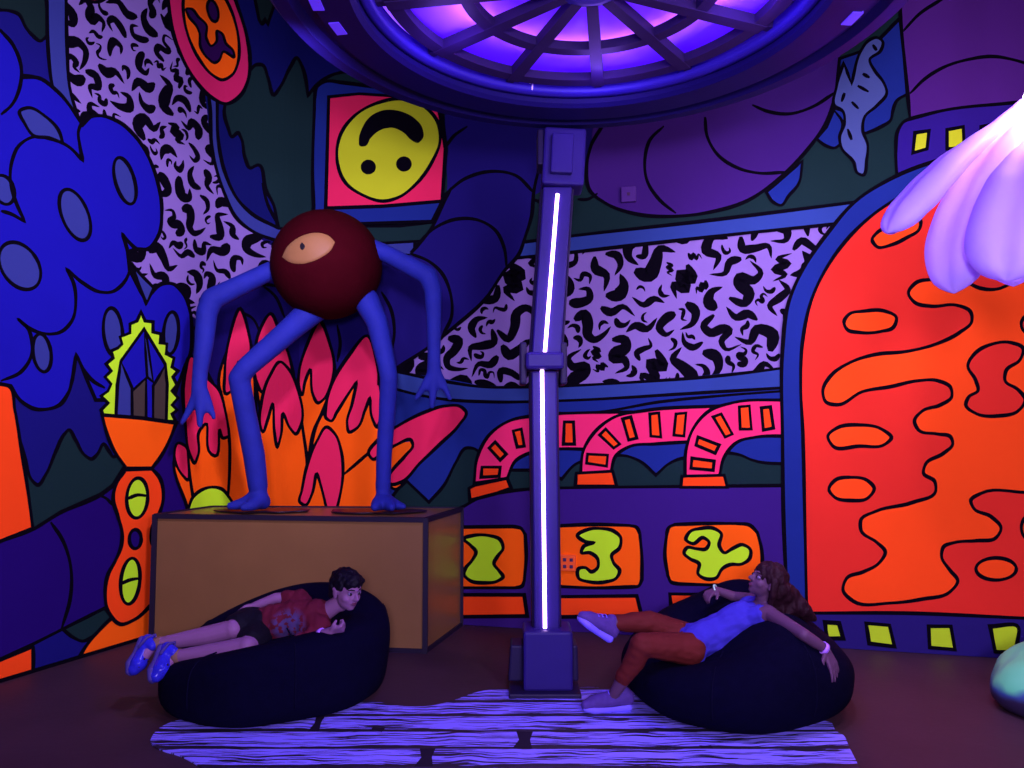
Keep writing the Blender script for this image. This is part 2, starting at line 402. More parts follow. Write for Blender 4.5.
# ---- lime-haloed crystal torch
M.shape('140,312! 136,321! 129,324! 129,333! 119,337! 121,344! 117,348! 110,351! 112,358! 105,364! 110,371! 104,377! 110,384! 107,391! 100,396! 107,403! 100,410! 102,415! 175,422! 171,414! 176,410! 171,405! 177,398! 171,391! 176,385! 172,377! 177,371! 171,367! 173,358! 165,354! 166,344! 159,343! 160,334! 152,332! 152,322! 144,321!', 'lime', 2.6)
M.shape('143,329! 120,361! 116,385! 115,416! 165,421! 166,384! 164,364!', 'bright', 2.8)
M.shape('120,362! 131,388! 131,418! 115,416! 117,384!', 'slate', 2.4)
M.shape('131,391! 145,378! 145,419! 131,418!', 'brown', 2.4)
M.shape('152,386! 164,366! 166,384! 165,421! 152,420!', 'brown', 2.4)
M.shape('143,329! 146,340! 152,382! 146,377!', 'slate', 2.2)
M.shape('101,415! 140,418! 175,423! 170,436 160,456 151,468! 125,468! 112,449 105,431', 'orange', 3)
M.shape('124,470! 151,469! 158,477 162,499 157,516 151,528 150,540 158,556 164,580 160,600! 151,604! 134,619 119,624 107,611 104,594 107,574 114,561 120,546 121,533 117,517 112,499 115,484', 'redorange', 3.2)
M.ell(136, 498, 10.5, 20, 'lime', 3, 4); M.line('126,499 136,495 147,496', 2.8)
M.ell(134, 539, 6, 9.5, 'purple', 3)
M.ell(129, 581, 9.5, 23, 'lime', 3, 6); M.line('119,584 128,580 139,578', 2.8)
# ---- back wall, upper band and sky above it
M.fill('500,-300! 1300,-300! 1300,240! 850,206! 567,239! 500,250!', 'green')
M.shape('505,245! 567,237 700,222 860,202! 1000,180! 1000,200! 840,224! 760,232 640,245 560,254 500,260!', 'band')
# left tube (dark violet) coming down behind the statue
M.fill('300,292! 360,282! 400,262! 412,254! 433,227 446,199 446,150! 440,-200! 700,-200! 700,100! 545,190! 534,196! 532,216 526,236 519,255 505,271 486,299 455,327 427,349 396,368 380,380! 380,420! 300,420!', 'ltube')
M.line('560,100 545,150 534,193 532,216 526,236 519,255 505,271 486,299 455,327 427,349 394,370', 3)
M.line('411,255 433,227 446,199 452,188', 3)
M.line('444,196 466,179 492,172 516,176 534,193', 2.8)
M.line('411,253 436,228 455,220 480,221 496,231 505,250 507,268', 2.8)
M.line('411,254 430,262 442,273 451,294 452,317 443,336', 2.8)
M.line('382,292 391,308 395,332 391,356', 2.8)
M.line('338,325 341,344 338,362', 2.6)
M.line('446,148 454,137 468,127', 2.6)
# ---- flames
O, K = 'orange', 'pink'
M.fill('186,470! 200,440! 300,400! 360,420! 390,480! 384,515! 192,515!', O)
M.shape('173,457 177,445 184,447 190,470 196,508! 186,508!', O, 2.6)
M.shape('173,457 177,443 184,446 187,463 186,480 181,475 175,465', K, 2.4)
M.shape('182,380 190,356 200,364 212,384 222,405 228,435 230,465 228,495! 215,512! 194,512! 189,480 185,430', O, 2.6)
M.shape('182,390 184,372 190,356 198,362 206,378 218,390 225,410 229,436! 222,438 219,430 214,456 210,454 204,424 198,431 197,454 193,463 188,453 184,425', K, 2.6)
M.shape('240,309 250,340 254,370 256,420! 262,512! 226,512! 229,470 228,430 222,400 218,385 228,345', O, 2.6)
M.shape('240,309 248,332 250,356 244,368 239,362 237,382! 232,390 226,394 224,372 228,341', K, 2.6)
M.shape('271,314 281,334 290,356 296,385! 300,420! 262,420! 256,380 256,348 262,330', O, 2.6)
M.shape('271,314 280,332 290,356 294,372! 280,366! 270,378! 262,392 256,380 255,352 260,330', K, 2.6)
M.shape('321,322 331,345 336,370 334,385! 322,414 315,430 310,455 306,512! 292,512! 300,420 301,380 308,345', O, 2.6)
M.shape('321,322 331,345 335,367 331,388 324,400 319,403 314,395 311,370 306,382 303,395 300,388 300,373 307,348', K, 2.6)
M.shape('368,336 377,360 381,390 384,420 386,460 384,512! 304,512! 308,470 312,450 318,424 330,400 334,382 350,355', O, 2.6)
M.shape('368,336 377,360 381,385 381,420 378,427 373,418 371,397! 366,410 358,428 350,432 348,424 353,404 358,381! 348,396 338,412 332,421 327,418 327,408 333,384 350,356', K, 2.6)
M.shape('281,362 292,374 300,400 304,430 308,460 306,512! 250,512! 255,470 260,425 262,400 269,378', O, 2.6)
M.shape('281,362 291,371 299,390 302,425 297,434 291,428 284,414 282,434 278,447 275,432 273,404 268,420 263,432 260,424 262,402 270,377', K, 2.6)
M.fill('340,470! 376,445! 392,470! 392,486! 378,515! 330,515!', O)
M.shape('328,427 336,434 342,450 344,472 340,500 336,515! 329,515! 322,486 318,474 313,494 306,505 301,502 303,490 308,466 318,441', K, 2.6)
M.line('344,475 358,463 374,449', 2.6)
M.shape('186,510! 192,496 202,489 211,487 221,489 229,498 236,510!', 'lime', 2.8)
M.line('248,512 252,492', 2.4)
# right tube
M.fill('590,-200! 839,-200! 840,40! 839,68! 834,100 823,128 805,153 780,178 748,201 709,213 674,217 638,215 606,204 592,192 587,167 592,140! 600,60!', 'tube')
M.line('604,125 592,145 587,167 590,191 606,204 638,215 674,217 709,213 748,201 780,178 805,153 823,128 834,100 840,66', 3)
M.line('664,127 650,141 645,160 647,181 660,201 676,214', 2.8)
M.line('705,118 707,137 717,155 738,169 759,174 785,173', 2.8)
M.line('752,106 766,112 788,115 812,108 834,94', 2.8)
M.line('534,200 541,203 548,209', 2.4); M.line('578,200 588,200 598,194', 2.4)
M.shape('766,193! 773,203 781,206 788,197 798,185 802,162! 790,172!', 'blue', 2.6)
M.shape('839,60! 866,50 899,20! 902,40! 907,95! 896,102 892,112 890,121 880,128 866,134! 850,136! 843,110! 836,90!', 'blue', 2.8)
M.shape('816,140! 826,147 834,149 843,140 845,122 843,113 834,109! 826,128!', 'blue', 2.6)
M.shape('843,64! 851,85! 860,53 868,42 876,39 882,43 880,52 869,61 874,72 883,84 886,94 876,107 864,118 862,131 867,146 866,160 862,176 857,174 853,163 841,149 839,138 844,124 842,112 834,107 836,88', 'drip', 2.6)
for q in ('844,94 841,103', '851,103 858,110', '857,87 868,93', '862,75 869,79', '847,130 851,141', '872,46 876,52'): M.line(q, 3)
M.line('834,112 842,124 838,140', 2.4)
# far right: violet tube, window box
M.fill('900,20! 902,-300! 1400,-300! 1400,180! 960,140! 909,119!', 'rightp')
M.line('899,-60 900,24 904,66 909,119', 3.2)
M.line('902,33 918,16 944,-1', 2.8); M.line('909,95 923,81 942,69 967,61 993,58 1011,61 1040,70', 2.8)
M.shape('896,178! 895,150 897,132 903,123 913,119! 941,112 1013,104! 1200,90! 1200,210! 930,190!', 'boxp', 3)
for q in ('914,134! 928,132! 926,150! 912,154!', '946,131! 962,128! 963,149! 946,150!', '980,128! 996,125! 997,147! 981,147!', '1014,124! 1030,121! 1031,143! 1015,144!'): M.shape(q, 'yellow', 3.2)
# ---- smile screen
M.shape('315,208! 314,180 316,100! 318,88 326,83 345,84! 440,96! 447,150! 443,202! 433,222! 370,224! 312,226!', 'blue', 3)
M.shape('330,98! 360,95! 438,100! 446,150! 443,202! 385,207! 327,209!', 'pink', 2.8)
M.shape('338,156 343,133 358,115 379,104 400,100 424,107 438,122 441,142 433,163 416,186 400,198 384,202 364,196 347,184', 'yellow', 2.8)
M.ell(369.5, 168, 7.6, 7.4, 'black', 0); M.ell(405, 165, 7.8, 7.6, 'black', 0)
M.fill('360,141 361,147 367,147 372,139 382,131 394,129 405,134 412,141 419,144 424,139 423,128 415,119 400,112 382,112 370,119 363,130', 'black')
# ---- lower blue band, sky, mountains
M.fill('385,370! 442,378! 483,386! 560,386! 640,382! 800,366! 800,500! 385,520!', 'blue')
M.shape('380,369! 398,372 442,381 483,387 530,387 567,386 640,382 720,376 800,366! 800,387! 700,393 557,401 489,402 442,399 396,389 380,384!', 'band', 2.6)
M.line('530,413 600,412 660,402 720,396 800,390', 2.4)
M.shape('381,512! 391,500 400,488 408,481! 430,502! 445,485 457,462 467,448 476,449 486,470! 530,470! 545,470! 562,479! 576,464 600,458 627,456 640,461 656,475! 670,463 684,458 700,462! 723,453 740,455 752,460 800,464! 800,520! 381,530!', 'green', 2.6)
M.shape('387,482! 396,489 408,481! 402,476!', 'orange', 2.4)
M.fill('376,486! 384,452! 398,443! 417,441! 408,458! 394,476! 388,484!', 'orange')
M.shape('387,479! 392,484 402,482 421,463 441,444 460,425 467,412 462,407 447,406 424,413 399,426 378,441 370,454 374,459 384,453 399,444 412,440 414,445 407,455 396,467', K, 2.8)
# pipes
M.shape('475,483! 478,458 490,435 510,421 533,416 557,414 630,412! 600,450! 557,449 533,452 516,461 508,478!', 'hotpink', 2.8)
M.shape('581,473! 584,450 596,431 615,417 643,411 720,406! 720,441! 686,442 654,444 631,446 616,456 611,473!', 'hotpink', 2.8)
M.shape('685,477! 686,450 693,429 709,411 732,403 790,400! 790,436! 756,437 737,442 724,457 719,477!', 'hotpink', 2.8)
M.shape('470,488! 476,485! 508,478! 512,488! 498,493! 471,500!', 'redorange', 2.8)
for q in ('483,467! 501,467! 500,476! 482,477!', '490,448! 496,442! 507,454! 501,460!', '514,431! 522,429! 525,446! 518,447!', '541,425! 549,424! 551,443! 544,444!', '565,422! 574,422! 575,444! 564,444!',
          '588,454! 608,455! 607,466! 587,463!', '600,435! 606,429! 620,444! 614,448!', '623,419! 631,417! 637,438! 629,440!', '650,414! 659,413! 661,437! 651,436!', '676,414! 686,413! 684,436! 674,435!',
          '692,458! 714,461! 713,470! 691,468!', '698,437! 719,445! 715,453! 696,445!', '713,417! 721,414! 732,434! 725,437!', '739,407! 749,406! 751,429! 740,429!', '761,408! 770,407! 773,428! 763,430!'):
    M.shape(q, 'redorange', 2.6)
# machine with three screens
M.shape('440,518! 461,508 482,497 510,491 540,488! 600,487! 800,485! 810,660! 440,690!', 'machine', 2.8)
M.shape('470,488! 476,485! 508,478! 512,488! 498,493! 471,500!', 'redorange', 2.8)
M.shape('577,473! 613,471! 617,486! 576,486!', 'redorange', 2.8)
M.shape('682,476! 724,475! 727,487! 681,487!', 'redorange', 2.8)
M.shape('440,527! 514,526! 522,528 526,534! 527,556 525,580! 523,585 516,587! 440,587!', 'orange', 3)
M.shape('546,526! 600,524 630,525! 637,527 640,533! 642,556 642,579! 639,585 632,586! 600,587 548,585!', 'orange', 3)
M.shape('667,532! 669,527 675,524! 705,523 735,523! 750,525 757,532! 761,548 762,570! 760,580 750,584! 715,584 678,583! 671,581 668,575! 665,555', 'orange', 3)
M.shape('440,594! 525,594! 528,615! 440,616!', 'redorange', 3)
M.shape('546,596! 637,595! 642,615! 548,616!', 'redorange', 3)
M.shape('670,593! 758,594! 764,616! 672,616!', 'redorange', 3)
M.shape('465,538 474,535 490,535 501,539 504,548 499,555 495,563 500,570 504,576 499,580 486,582 470,579 465,573 467,567 473,560 477,551 472,545', 'lime', 3)
M.shape('578,535 588,529 602,528 613,530 621,537 620,547 612,555 614,562 620,570 617,577 606,581 590,581 579,577 579,568 586,567 592,571 598,567 598,558 590,552 582,552 584,546 594,542 586,541', 'lime', 3)
M.shape('686,539 690,531 700,528 714,528 721,533 719,545 724,552 732,548 742,544 750,549 749,558 742,563 729,564 722,568 716,577 706,578 698,573 699,563 690,558 684,552 687,547 696,548 706,548 709,542 703,537 693,543', 'lime', 3)
# ---- arch and red panel
M.fill('782,440! 782,350! 788,303 803,269 827,234 853,204 894,178 950,158 1040,140! 1400,140! 1400,680! 790,660! 786,590!', 'blue')
M.fill('786,600! 806,612! 1400,620! 1400,720! 770,700! 780,640!', 'strip')
M.line('788,640 786,590 783,520 782,440 782,350 788,303 803,269 827,234 853,204 894,178 950,158 1040,140 1130,140', 3.2)
M.shape('804,514! 802,430 800,387 802,341 811,300 830,262 855,231 889,204 930,185 985,172 1060,165! 1200,168! 1200,628! 1024,617! 905,612 806,612!', 'red', 3)
RP = '935,280 914,284 907,294 913,303 930,307 955,306 969,313 970,322 958,333 936,344 905,352 874,355 849,363 830,376 822,391 825,402 836,405 861,392 889,387 917,381 936,381 949,388 950,397 939,405 921,411 913,421 917,430 936,434 949,437 951,444 942,453 924,464 922,473 933,481 934,491 911,502 874,511 860,519 860,530 876,542 884,551 878,562 862,571 846,577 842,589 852,600 889,602 921,598 948,591 956,580 948,569 940,556 942,546 952,542 974,540 994,537 999,528 989,516 972,508 969,500 979,493 1024,492 1110,494! 1110,250! 1040,262! 1014,281 995,290 978,289 965,283 952,277'
M.shape(RP, 'blob', 3)
M.shape('966,366 974,353 989,345 1008,343 1021,349 1018,360 1004,371 1003,381 1016,390 1023,400 1016,411 996,416 975,414 964,405 967,397 976,391 974,381', 'red', 3)
M.ell(1030, 325, 11, 10, 'red', 3)
M.shape('871,241 877,233 890,227 908,219 919,222 918,230 905,239 890,246 876,248', 'blob', 3)
M.shape('843,323 848,315 862,312 884,312 895,318 892,328 880,332 858,333 846,330', 'blob', 3)
M.shape('827,436 836,428 858,425 880,429 890,438 884,444 858,446 832,446', 'blob', 3)
M.shape('828,489 834,480 850,477 866,480 873,488 866,498 850,500 834,497', 'blob', 3)
M.ell(994, 568, 20, 11, 'blob', 3); M.ell(1030, 527, 11, 13, 'blob', 3)
for q in ('824,621! 838,622! 842,637! 826,637!', '865,622! 888,624! 893,645! 868,642!', '927,625! 949,625! 953,648! 928,646!', '988,625! 1016,626 1015,640 1013,651! 993,650!', '1060,627! 1088,628! 1090,655! 1066,654!'):
    M.shape(q, 'window', 3.4)
for a, b in ((-900, 152), (152, 470), (470, 800), (800, 1300)):
    pass
M.build()

# black kick line where the painted walls meet the floor
bm = bmesh.new()
us = [WALL_L, 0] + [U_START2 * i / 10 for i in range(1, 11)] + [WALL_R]
for a, b in zip(us, us[1:]):
    q = []
    for z in (0, .022):
        for u, o in ((a, .022), (b, .022), (b, .006), (a, .006)): q.append(wall_pt(u, z, o))
    b_hex(bm, q)
tag(from_bm('baseboard_back', bm, MATS['paint_black']), kind='structure')

# ------------------------------------------------------------------ floor and ceiling
fm = mat('dark_concrete', (.045, .022, .03), rough=.55, var=.25, scale=2.5, bump=.12, bscale=25)
bm = bmesh.new(); b_prism(bm, [(-6.5, -2.5), (6.5, -2.5), (6.5, 8), (-6.5, 8)], -.1, 0)
tag(from_bm('floor', bm, fm), kind='structure')
cm = mat('ceiling_black', (.012, .01, .03), rough=.9, var=.1)
bm = bmesh.new(); b_prism(bm, [(-6.5, -2.5), (6.5, -2.5), (6.5, 8), (-6.5, 8)], WALL_TOP, WALL_TOP + .1)
tag(from_bm('ceiling', bm, cm), kind='structure')
# ------------------------------------------------------------------ materials for the things
mat('box_tan', (.19, .10, .03), spec=.5, rough=.33, var=.12, scale=4, bump=.05)
mat('box_trim', (.012, .008, .02), rough=.6)
mat('statue_maroon', (.032, .0012, .003), spec=.02, rough=.85, var=.25, scale=6, bump=.25, bscale=30)
mat('statue_blue', (.010, .018, .20), spec=.2, rough=.75, var=.25, scale=7, bump=.25, bscale=25)
mat('eye_cream', (.24, .12, .035), rough=.5, var=.2, scale=5)
mat('pupil_black', (.01, .008, .01), rough=.4)
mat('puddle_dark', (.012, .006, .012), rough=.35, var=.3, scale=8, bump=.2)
mat('steel_violet', (.017, .009, .11), rough=.45, var=.2, scale=5, metal=.0, bump=.06)
mat('dark_metal', (.012, .008, .035), rough=.5, var=.2, scale=5)
mat('ring_paint', (.004, .0015, .055), rough=.5, var=.2, scale=3, bump=.05)
mat('ring_inner', (.02, .01, .22), rough=.45, var=.2, scale=3)
mat('grid_bar', (.018, .008, .05), rough=.55, var=.2, scale=5)
mat('led_white', (.9, .8, 1), var=0, emit=(.75, .42, 1), estr=7)
mat('led_dish', (.9, .8, 1), var=0, emit=(1, .55, 1), estr=15)
mat('slot_glow', (.05, .03, .3), var=0, emit=(.12, .03, 1), estr=.5)
mat('led_violet', (.9, .8, 1), var=0, emit=(.22, .06, 1), estr=1.2)
mat('panel_diffuser', (.5, .3, .95), rough=.5, var=.08, scale=3, emit=(.07, .0, 1), estr=.75)
pb = MATS['panel_diffuser'].node_tree.nodes['Principled BSDF']; nt = MATS['panel_diffuser'].node_tree
tr = nt.nodes.new('ShaderNodeBsdfTranslucent'); tr.inputs[0].default_value = (.9, .55, 1, 1); ms = nt.nodes.new('ShaderNodeMixShader'); ms.inputs[0].default_value = .5
nt.links.new(pb.outputs[0], ms.inputs[1]); nt.links.new(tr.outputs[0], ms.inputs[2]); nt.links.new(ms.outputs[0], nt.nodes['Material Output'].inputs[0])
mat('cable_white', (.7, .6, .9), rough=.5)
mat('bag_fabric', (.0015, .0012, .010), rough=.95, var=.3, scale=20, bump=.15, bscale=90, spec=.04)
mat('plate_orange', alb((235, 80, 40)), rough=.5)
mat('plate_violet', alb((72, 32, 135)), rough=.5)
mat('socket_dark', (.05, .02, .06), rough=.5)

# ------------------------------------------------------------------ tan plinth box in the corner
box = empty('plinth_box', (-1.5, 5.7, 0), 'large tan box plinth edged in black tape under the one-eyed statue', 'plinth')
BP = [(-.606, 5.26), (-.405, 5.975), (-2.44, 6.08), (-2.625, 5.50)]; BH = .93
bm = bmesh.new(); b_prism(bm, BP[::1], 0, BH - .004); bevel(from_bm('panel', bm, MATS['box_tan'], box), .004)
def edge_strip(p, q, wd):
    d = (V(q) - V(p)); bm = bmesh.new(); u, v, dd = basis(d); L = d.length
    M4 = Matrix((u, v, dd)).transposed(); b_box(bm, (V(p) + V(q)) / 2, (wd, wd, L), M4); return bm
for i in range(4):
    a, b = BP[i], BP[(i + 1) % 4]
    from_bm('edge_tape', edge_strip((*a, BH - .012), (*b, BH - .012), .034), MATS['box_trim'], box)
    if i in (0, 3): from_bm('edge_tape', edge_strip((*a, .014), (*b, .014), .03), MATS['box_trim'], box)
for i in (0, 1, 3): from_bm('edge_tape', edge_strip((*BP[i], .0), (*BP[i], BH), .036), MATS['box_trim'], box)

# ------------------------------------------------------------------ organic shapes: tapered capsules and balls fused into one skin
def fuse(name, prims, m, parent=None, voxel=.006, smooth=6, subs=0, post=None):
    bm = bmesh.new()
    for p in prims:
        if p[0] == 'c':             # capsule chain
            pts = [V(x) for x in p[1]]; rs = p[2]
            for i in range(len(pts) - 1):
                a, b, ra, rb = pts[i], pts[i + 1], rs[i], rs[i + 1]; u, v, d = basis(b - a); n = 14
                prof = [(-ra * math.cos(t), ra * math.sin(t), 0) for t in (.25, .7, 1.15)] + [(0, ra, 0)]
                prof = [(a + d * h, r) for h, r, _ in prof] + [(b + d * (rb * math.sin(t)), rb * math.cos(t)) for t in (0, .45, .9, 1.3)]
                rings = [[bm.verts.new(c + (u * math.cos(t) + v * math.sin(t)) * r) for t in (2 * math.pi * k / n for k in range(n))] for c, r in prof]
                for r1, r2 in zip(rings, rings[1:]):
                    for k in range(n): bm.faces.new((r1[k], r1[(k + 1) % n], r2[(k + 1) % n], r2[k]))
                bm.faces.new(rings[0][::-1]); bm.faces.new(rings[-1])
        else: b_ball(bm, p[1], p[2], p[3] if len(p) > 3 else None)
    me = bpy.data.meshes.new(name); bm.to_mesh(me); bm.free()
    tmp = bpy.data.objects.new('tmp', me); COL.objects.link(tmp)
    r = tmp.modifiers.new('r', 'REMESH'); r.mode = 'VOXEL'; r.voxel_size = voxel
    if smooth: s_ = tmp.modifiers.new('s', 'SMOOTH'); s_.factor = .5; s_.iterations = smooth
    me2 = bpy.data.meshes.new_from_object(tmp.evaluated_get(bpy.context.evaluated_depsgraph_get()))
    bpy.data.objects.remove(tmp); me2.name = name
    me2.materials.clear()
    if post: post(me2)
    return link(name, me2, m, parent)

# ------------------------------------------------------------------ one-eyed statue
SY = 5.62
st = empty('alien_statue', (-1.45, SY, BH), 'blue long-limbed statue with a round maroon one-eyed body standing on the tan box', 'statue')
hc = P(327, 265, SY); hr = 56 / FPX * SY * .985
bm = bmesh.new(); b_ball(bm, hc, hr, None, 64, 40); from_bm('body', bm, MATS['statue_maroon'], st, True)
# almond eye laid on the ball
def ball_pt(x, y, k=1.0):
    r = ray(x, y).normalized(); o = V((0, 0, CAMH)) - hc; b = o.dot(r); c = o.dot(o) - (hr * k) ** 2
    return V((0, 0, CAMH)) + r * (-b - math.sqrt(max(0, b * b - c)))
def ball_patch(outline, k, name, m, parent):
    cx = sum(p[0] for p in outline) / len(outline); cy = sum(p[1] for p in outline) / len(outline)
    bm = bmesh.new(); rings = []
    for s in (1.0, .96, .75, .5, .25):
        rings.append([bm.verts.new(ball_pt(cx + (x - cx) * s, cy + (y - cy) * s, 1.0 if s == 1 else k)) for x, y in outline])
    c = bm.verts.new(ball_pt(cx, cy, k)); n = len(outline)
    for a, b in zip(rings, rings[1:]):
        for i in range(n): bm.faces.new((a[i], a[(i + 1) % n], b[(i + 1) % n], b[i]))
    for i in range(n): bm.faces.new((rings[-1][i], rings[-1][(i + 1) % n], c))
    return from_bm(name, bm, m, parent, True)
eye = ball_patch(crv('282,257! 287,247 296,239 307,234 320,233 329,236 335,242! 331,250 322,257 311,262 299,264 289,262', True, 5), 1.012, 'eye', MATS['eye_cream'], st)
pu = ball_patch(crv('302,242! 305,246 304,249 302,250 300,248 300,245', True, 4), 1.02, 'pupil', MATS['pupil_black'], eye)
pu['label'] = 'small black teardrop pupil'; eye['label'] = 'cream almond eye'
def limb(name, pts, rs, extra=()):
    pp = [P(x, y, Y) for x, y, Y in pts]
    pr = [('c', pp, [q * .92 for q in rs])]
    for e, er in extra: pr.append(('c', [P(x, y, Y) for x, y, Y in e], er))
    return fuse(name, pr, MATS['statue_blue'], st, .016, 5)
k = SY / FPX
limb('arm', [(292, 263, 5.62), (268, 272, 5.56), (212, 299, 5.5), (207, 312, 5.5), (204, 345, 5.5), (200, 372, 5.5), (199, 392, 5.48)], [.085, .078, .09, .085, .075, .062, .062],
     [([(200, 388, 5.48), (192, 405, 5.46), (182, 423, 5.44)], [.045, .034, .02]), ([(200, 388, 5.48), (200, 408, 5.44), (200, 425, 5.42)], [.048, .036, .024]), ([(201, 388, 5.48), (208, 402, 5.48), (214, 418, 5.46)], [.045, .033, .02])])
limb('arm', [(362, 245, 5.62), (385, 253, 5.6), (428, 276, 5.55), (433, 290, 5.55), (434, 325, 5.55), (434, 355, 5.55), (434, 376, 5.53)], [.085, .075, .082, .075, .062, .055, .062],
     [([(434, 372, 5.53), (425, 385, 5.5), (416, 399, 5.5)], [.045, .034, .019]), ([(434, 374, 5.53), (433, 392, 5.48), (432, 407, 5.46)], [.045, .034, .02]), ([(436, 372, 5.53), (443, 384, 5.52), (450, 399, 5.5)], [.042, .032, .019])])
FZ = BH + .036
def fpt(x, Y, z): return (P(x, 500, Y).x, Y, z)
def leg(pts, rs, foot):
    pp = [P(x, y, Y) for x, y, Y in pts]
    pr = [('c', pp, [q * .92 for q in rs])] + [('c', [V(q) for q in f], r) for f, r in foot]
    return fuse('leg', pr, MATS['statue_blue'], st, .016, 5)
leg([(315, 308, 5.62), (292, 328, 5.55), (246, 368, 5.45), (239, 378, 5.45), (246, 415, 5.52), (254, 455, 5.58), (258, 487, 5.62)], [.12, .10, .085, .085, .085, .088, .08],
    [([fpt(258, 5.62, FZ + .07), fpt(244, 5.58, FZ + .035), fpt(230, 5.55, FZ + .02)], [.08, .05, .03]), ([fpt(260, 5.62, FZ + .06), fpt(252, 5.5, FZ + .03), fpt(243, 5.44, FZ + .02)], [.07, .045, .028]), ([fpt(258, 5.6, FZ + .06), fpt(263, 5.64, FZ + .04)], [.075, .06])])
leg([(366, 300, 5.62), (377, 322, 5.58), (387, 366, 5.5), (389, 378, 5.5), (387, 415, 5.55), (384, 455, 5.58), (383, 490, 5.6)], [.11, .09, .076, .075, .07, .066, .062],
    [([fpt(383, 5.6, FZ + .06), fpt(378, 5.5, FZ + .04), fpt(375, 5.43, FZ + .025)], [.065, .055, .035]), ([fpt(383, 5.6, FZ + .06), fpt(389, 5.5, FZ + .035), fpt(392, 5.43, FZ + .02)], [.06, .05, .03]), ([fpt(384, 5.6, FZ + .06), fpt(396, 5.54, FZ + .03), fpt(404, 5.5, FZ + .02)], [.06, .04, .025])])
def puddle(outline):
    pp = crv(outline, True, 5); bm = bmesh.new(); out = []
    for x, y in pp:
        out.append(((x), (y)))
    b_prism(bm, out, BH + .003, BH + .016)
    return bevel(from_bm('foot_puddle', bm, MATS['puddle_dark'], st), .008)
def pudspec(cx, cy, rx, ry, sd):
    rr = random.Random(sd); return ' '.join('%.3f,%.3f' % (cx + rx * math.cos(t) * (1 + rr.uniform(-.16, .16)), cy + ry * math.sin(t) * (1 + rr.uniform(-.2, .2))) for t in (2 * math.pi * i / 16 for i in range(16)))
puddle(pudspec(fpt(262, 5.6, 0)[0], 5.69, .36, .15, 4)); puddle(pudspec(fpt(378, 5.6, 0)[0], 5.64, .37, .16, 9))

# ------------------------------------------------------------------ round overhead light dish
RC = V((.345, 3.13, 3.43)); RZ = 3.43
ring = empty('ceiling_light_dish', RC, 'huge round dark dish lamp with a spoked grid and glowing violet panels overhead', 'ceiling light')
bm = bmesh.new()
prof = [(1.03, .0), (1.05, -.02), (1.22, -.015), (1.25, .03), (1.30, .035), (1.33, .0), (1.40, .005), (1.43, .04), (1.45, .12), (1.50, .14), (1.50, .22), (1.44, .26), (1.30, .40), (1.05, .44), (1.02, .42)]
b_lathe(bm, prof, RC, 128, True); o = from_bm('rim', bm, MATS['ring_paint'], ring, True); o.modifiers.new('e', 'EDGE_SPLIT').split_angle = R(35)
GC = RC + V((0, 0, .055))
bm = bmesh.new(); b_lathe(bm, [(.975, -.01), (.99, -.022), (1.005, -.022), (1.02, -.03), (1.03, .04), (.985, .05)], GC, 128, True); from_bm('inner_lip', bm, MATS['ring_inner'], ring, True)
def annulus(r0, r1, z0, z1): 
    bm = bmesh.new(); b_lathe(bm, [(r0, z0), (r1, z0), (r1, z1), (r0, z1)], GC, 96, True); return bm
def grid_ring(r0, r1): from_bm('grid_ring', annulus(r0, r1, .0, .045), MATS['grid_bar'], ring, False)
grid_ring(.86, .93); grid_ring(.53, .59)
for i in range(12):
    a = R(90 - 8.5 - 30 * i); d = V((math.cos(a), math.sin(a), 0)); s_ = V((-d.y, d.x, 0))
    bm = bmesh.new(); q = []
    for z in (-.005, .047):
        for r, wv in ((.14, -.026), (.93, -.034), (.93, .034), (.14, .026)): q.append(GC + d * r + s_ * wv + V((0, 0, z)))
    b_hex(bm, q); from_bm('spoke', bm, MATS['grid_bar'], ring)
    bm = bmesh.new(); q = []
    for z in (.01, .055):
        for r, wv in ((.925, -.02), (1.01, -.02), (1.01, .02), (.925, .02)): q.append(GC + d * r + s_ * wv + V((0, 0, z)))
    b_hex(bm, q); from_bm('bracket', bm, MATS['grid_bar'], ring)
bm = bmesh.new(); b_lathe(bm, [(.0001, -.012), (.11, -.01), (.15, .0), (.15, .08), (.0001, .08)], GC, 48); from_bm('hub', bm, MATS['ring_inner'], ring, False)
bm = bmesh.new(); b_lathe(bm, [(.15, .075), (.56, .085), (1.0, .075), (1.0, .08), (.56, .091), (.15, .08)], GC, 96, True); from_bm('diffuser_panel', bm, MATS['panel_diffuser'], ring, True)
bm = bmesh.new(); b_lathe(bm, [(.0001, .41), (1.03, .39), (1.03, .42), (.0001, .44)], GC, 96); from_bm('top_cover', bm, MATS['ring_inner'], ring)
bm = bmesh.new(); b_tube(bm, [GC + V((  .64 * math.cos(t), .64 * math.sin(t), .15)) for t in (2 * math.pi * i / 72 for i in range(73))], .018, 8, False); from_bm('light_tube', bm, MATS['led_dish'], ring, True)
for a0, a1, r in ((60, 88, 1.0), (92, 118, 1.0), (20, 45, 1.0), (122, 140, 1.0), (150, 175, 1.0)):   # lit strip ends seen in the gap behind the lip
    bm = bmesh.new(); b_tube(bm, [GC + V((r * math.cos(R(t)) * .965, r * math.sin(R(t)) * .965, .05)) for t in np.linspace(a0, a1, 12)], .012, 8); from_bm('light_strip', bm, MATS['led_violet'], ring, True)
for x, y in ((316, 3), (338, 28), (852, 18)):       # lit slots in the flat underside of the rim
    q = FL(x, y, RZ - .016); d = (q - RC); d.z = 0; d.normalize(); s_ = V((-d.y, d.x, 0)); bm = bmesh.new(); b_box(bm, q, (.05, .10, .012), Matrix((d, s_, V((0, 0, 1)))).transposed()); from_bm('slot_light', bm, MATS['slot_glow'], ring)
def cable(pts):
    bm = bmesh.new(); b_tube(bm, pts, .005, 6); return from_bm('cable', bm, MATS['cable_white'], ring, True)
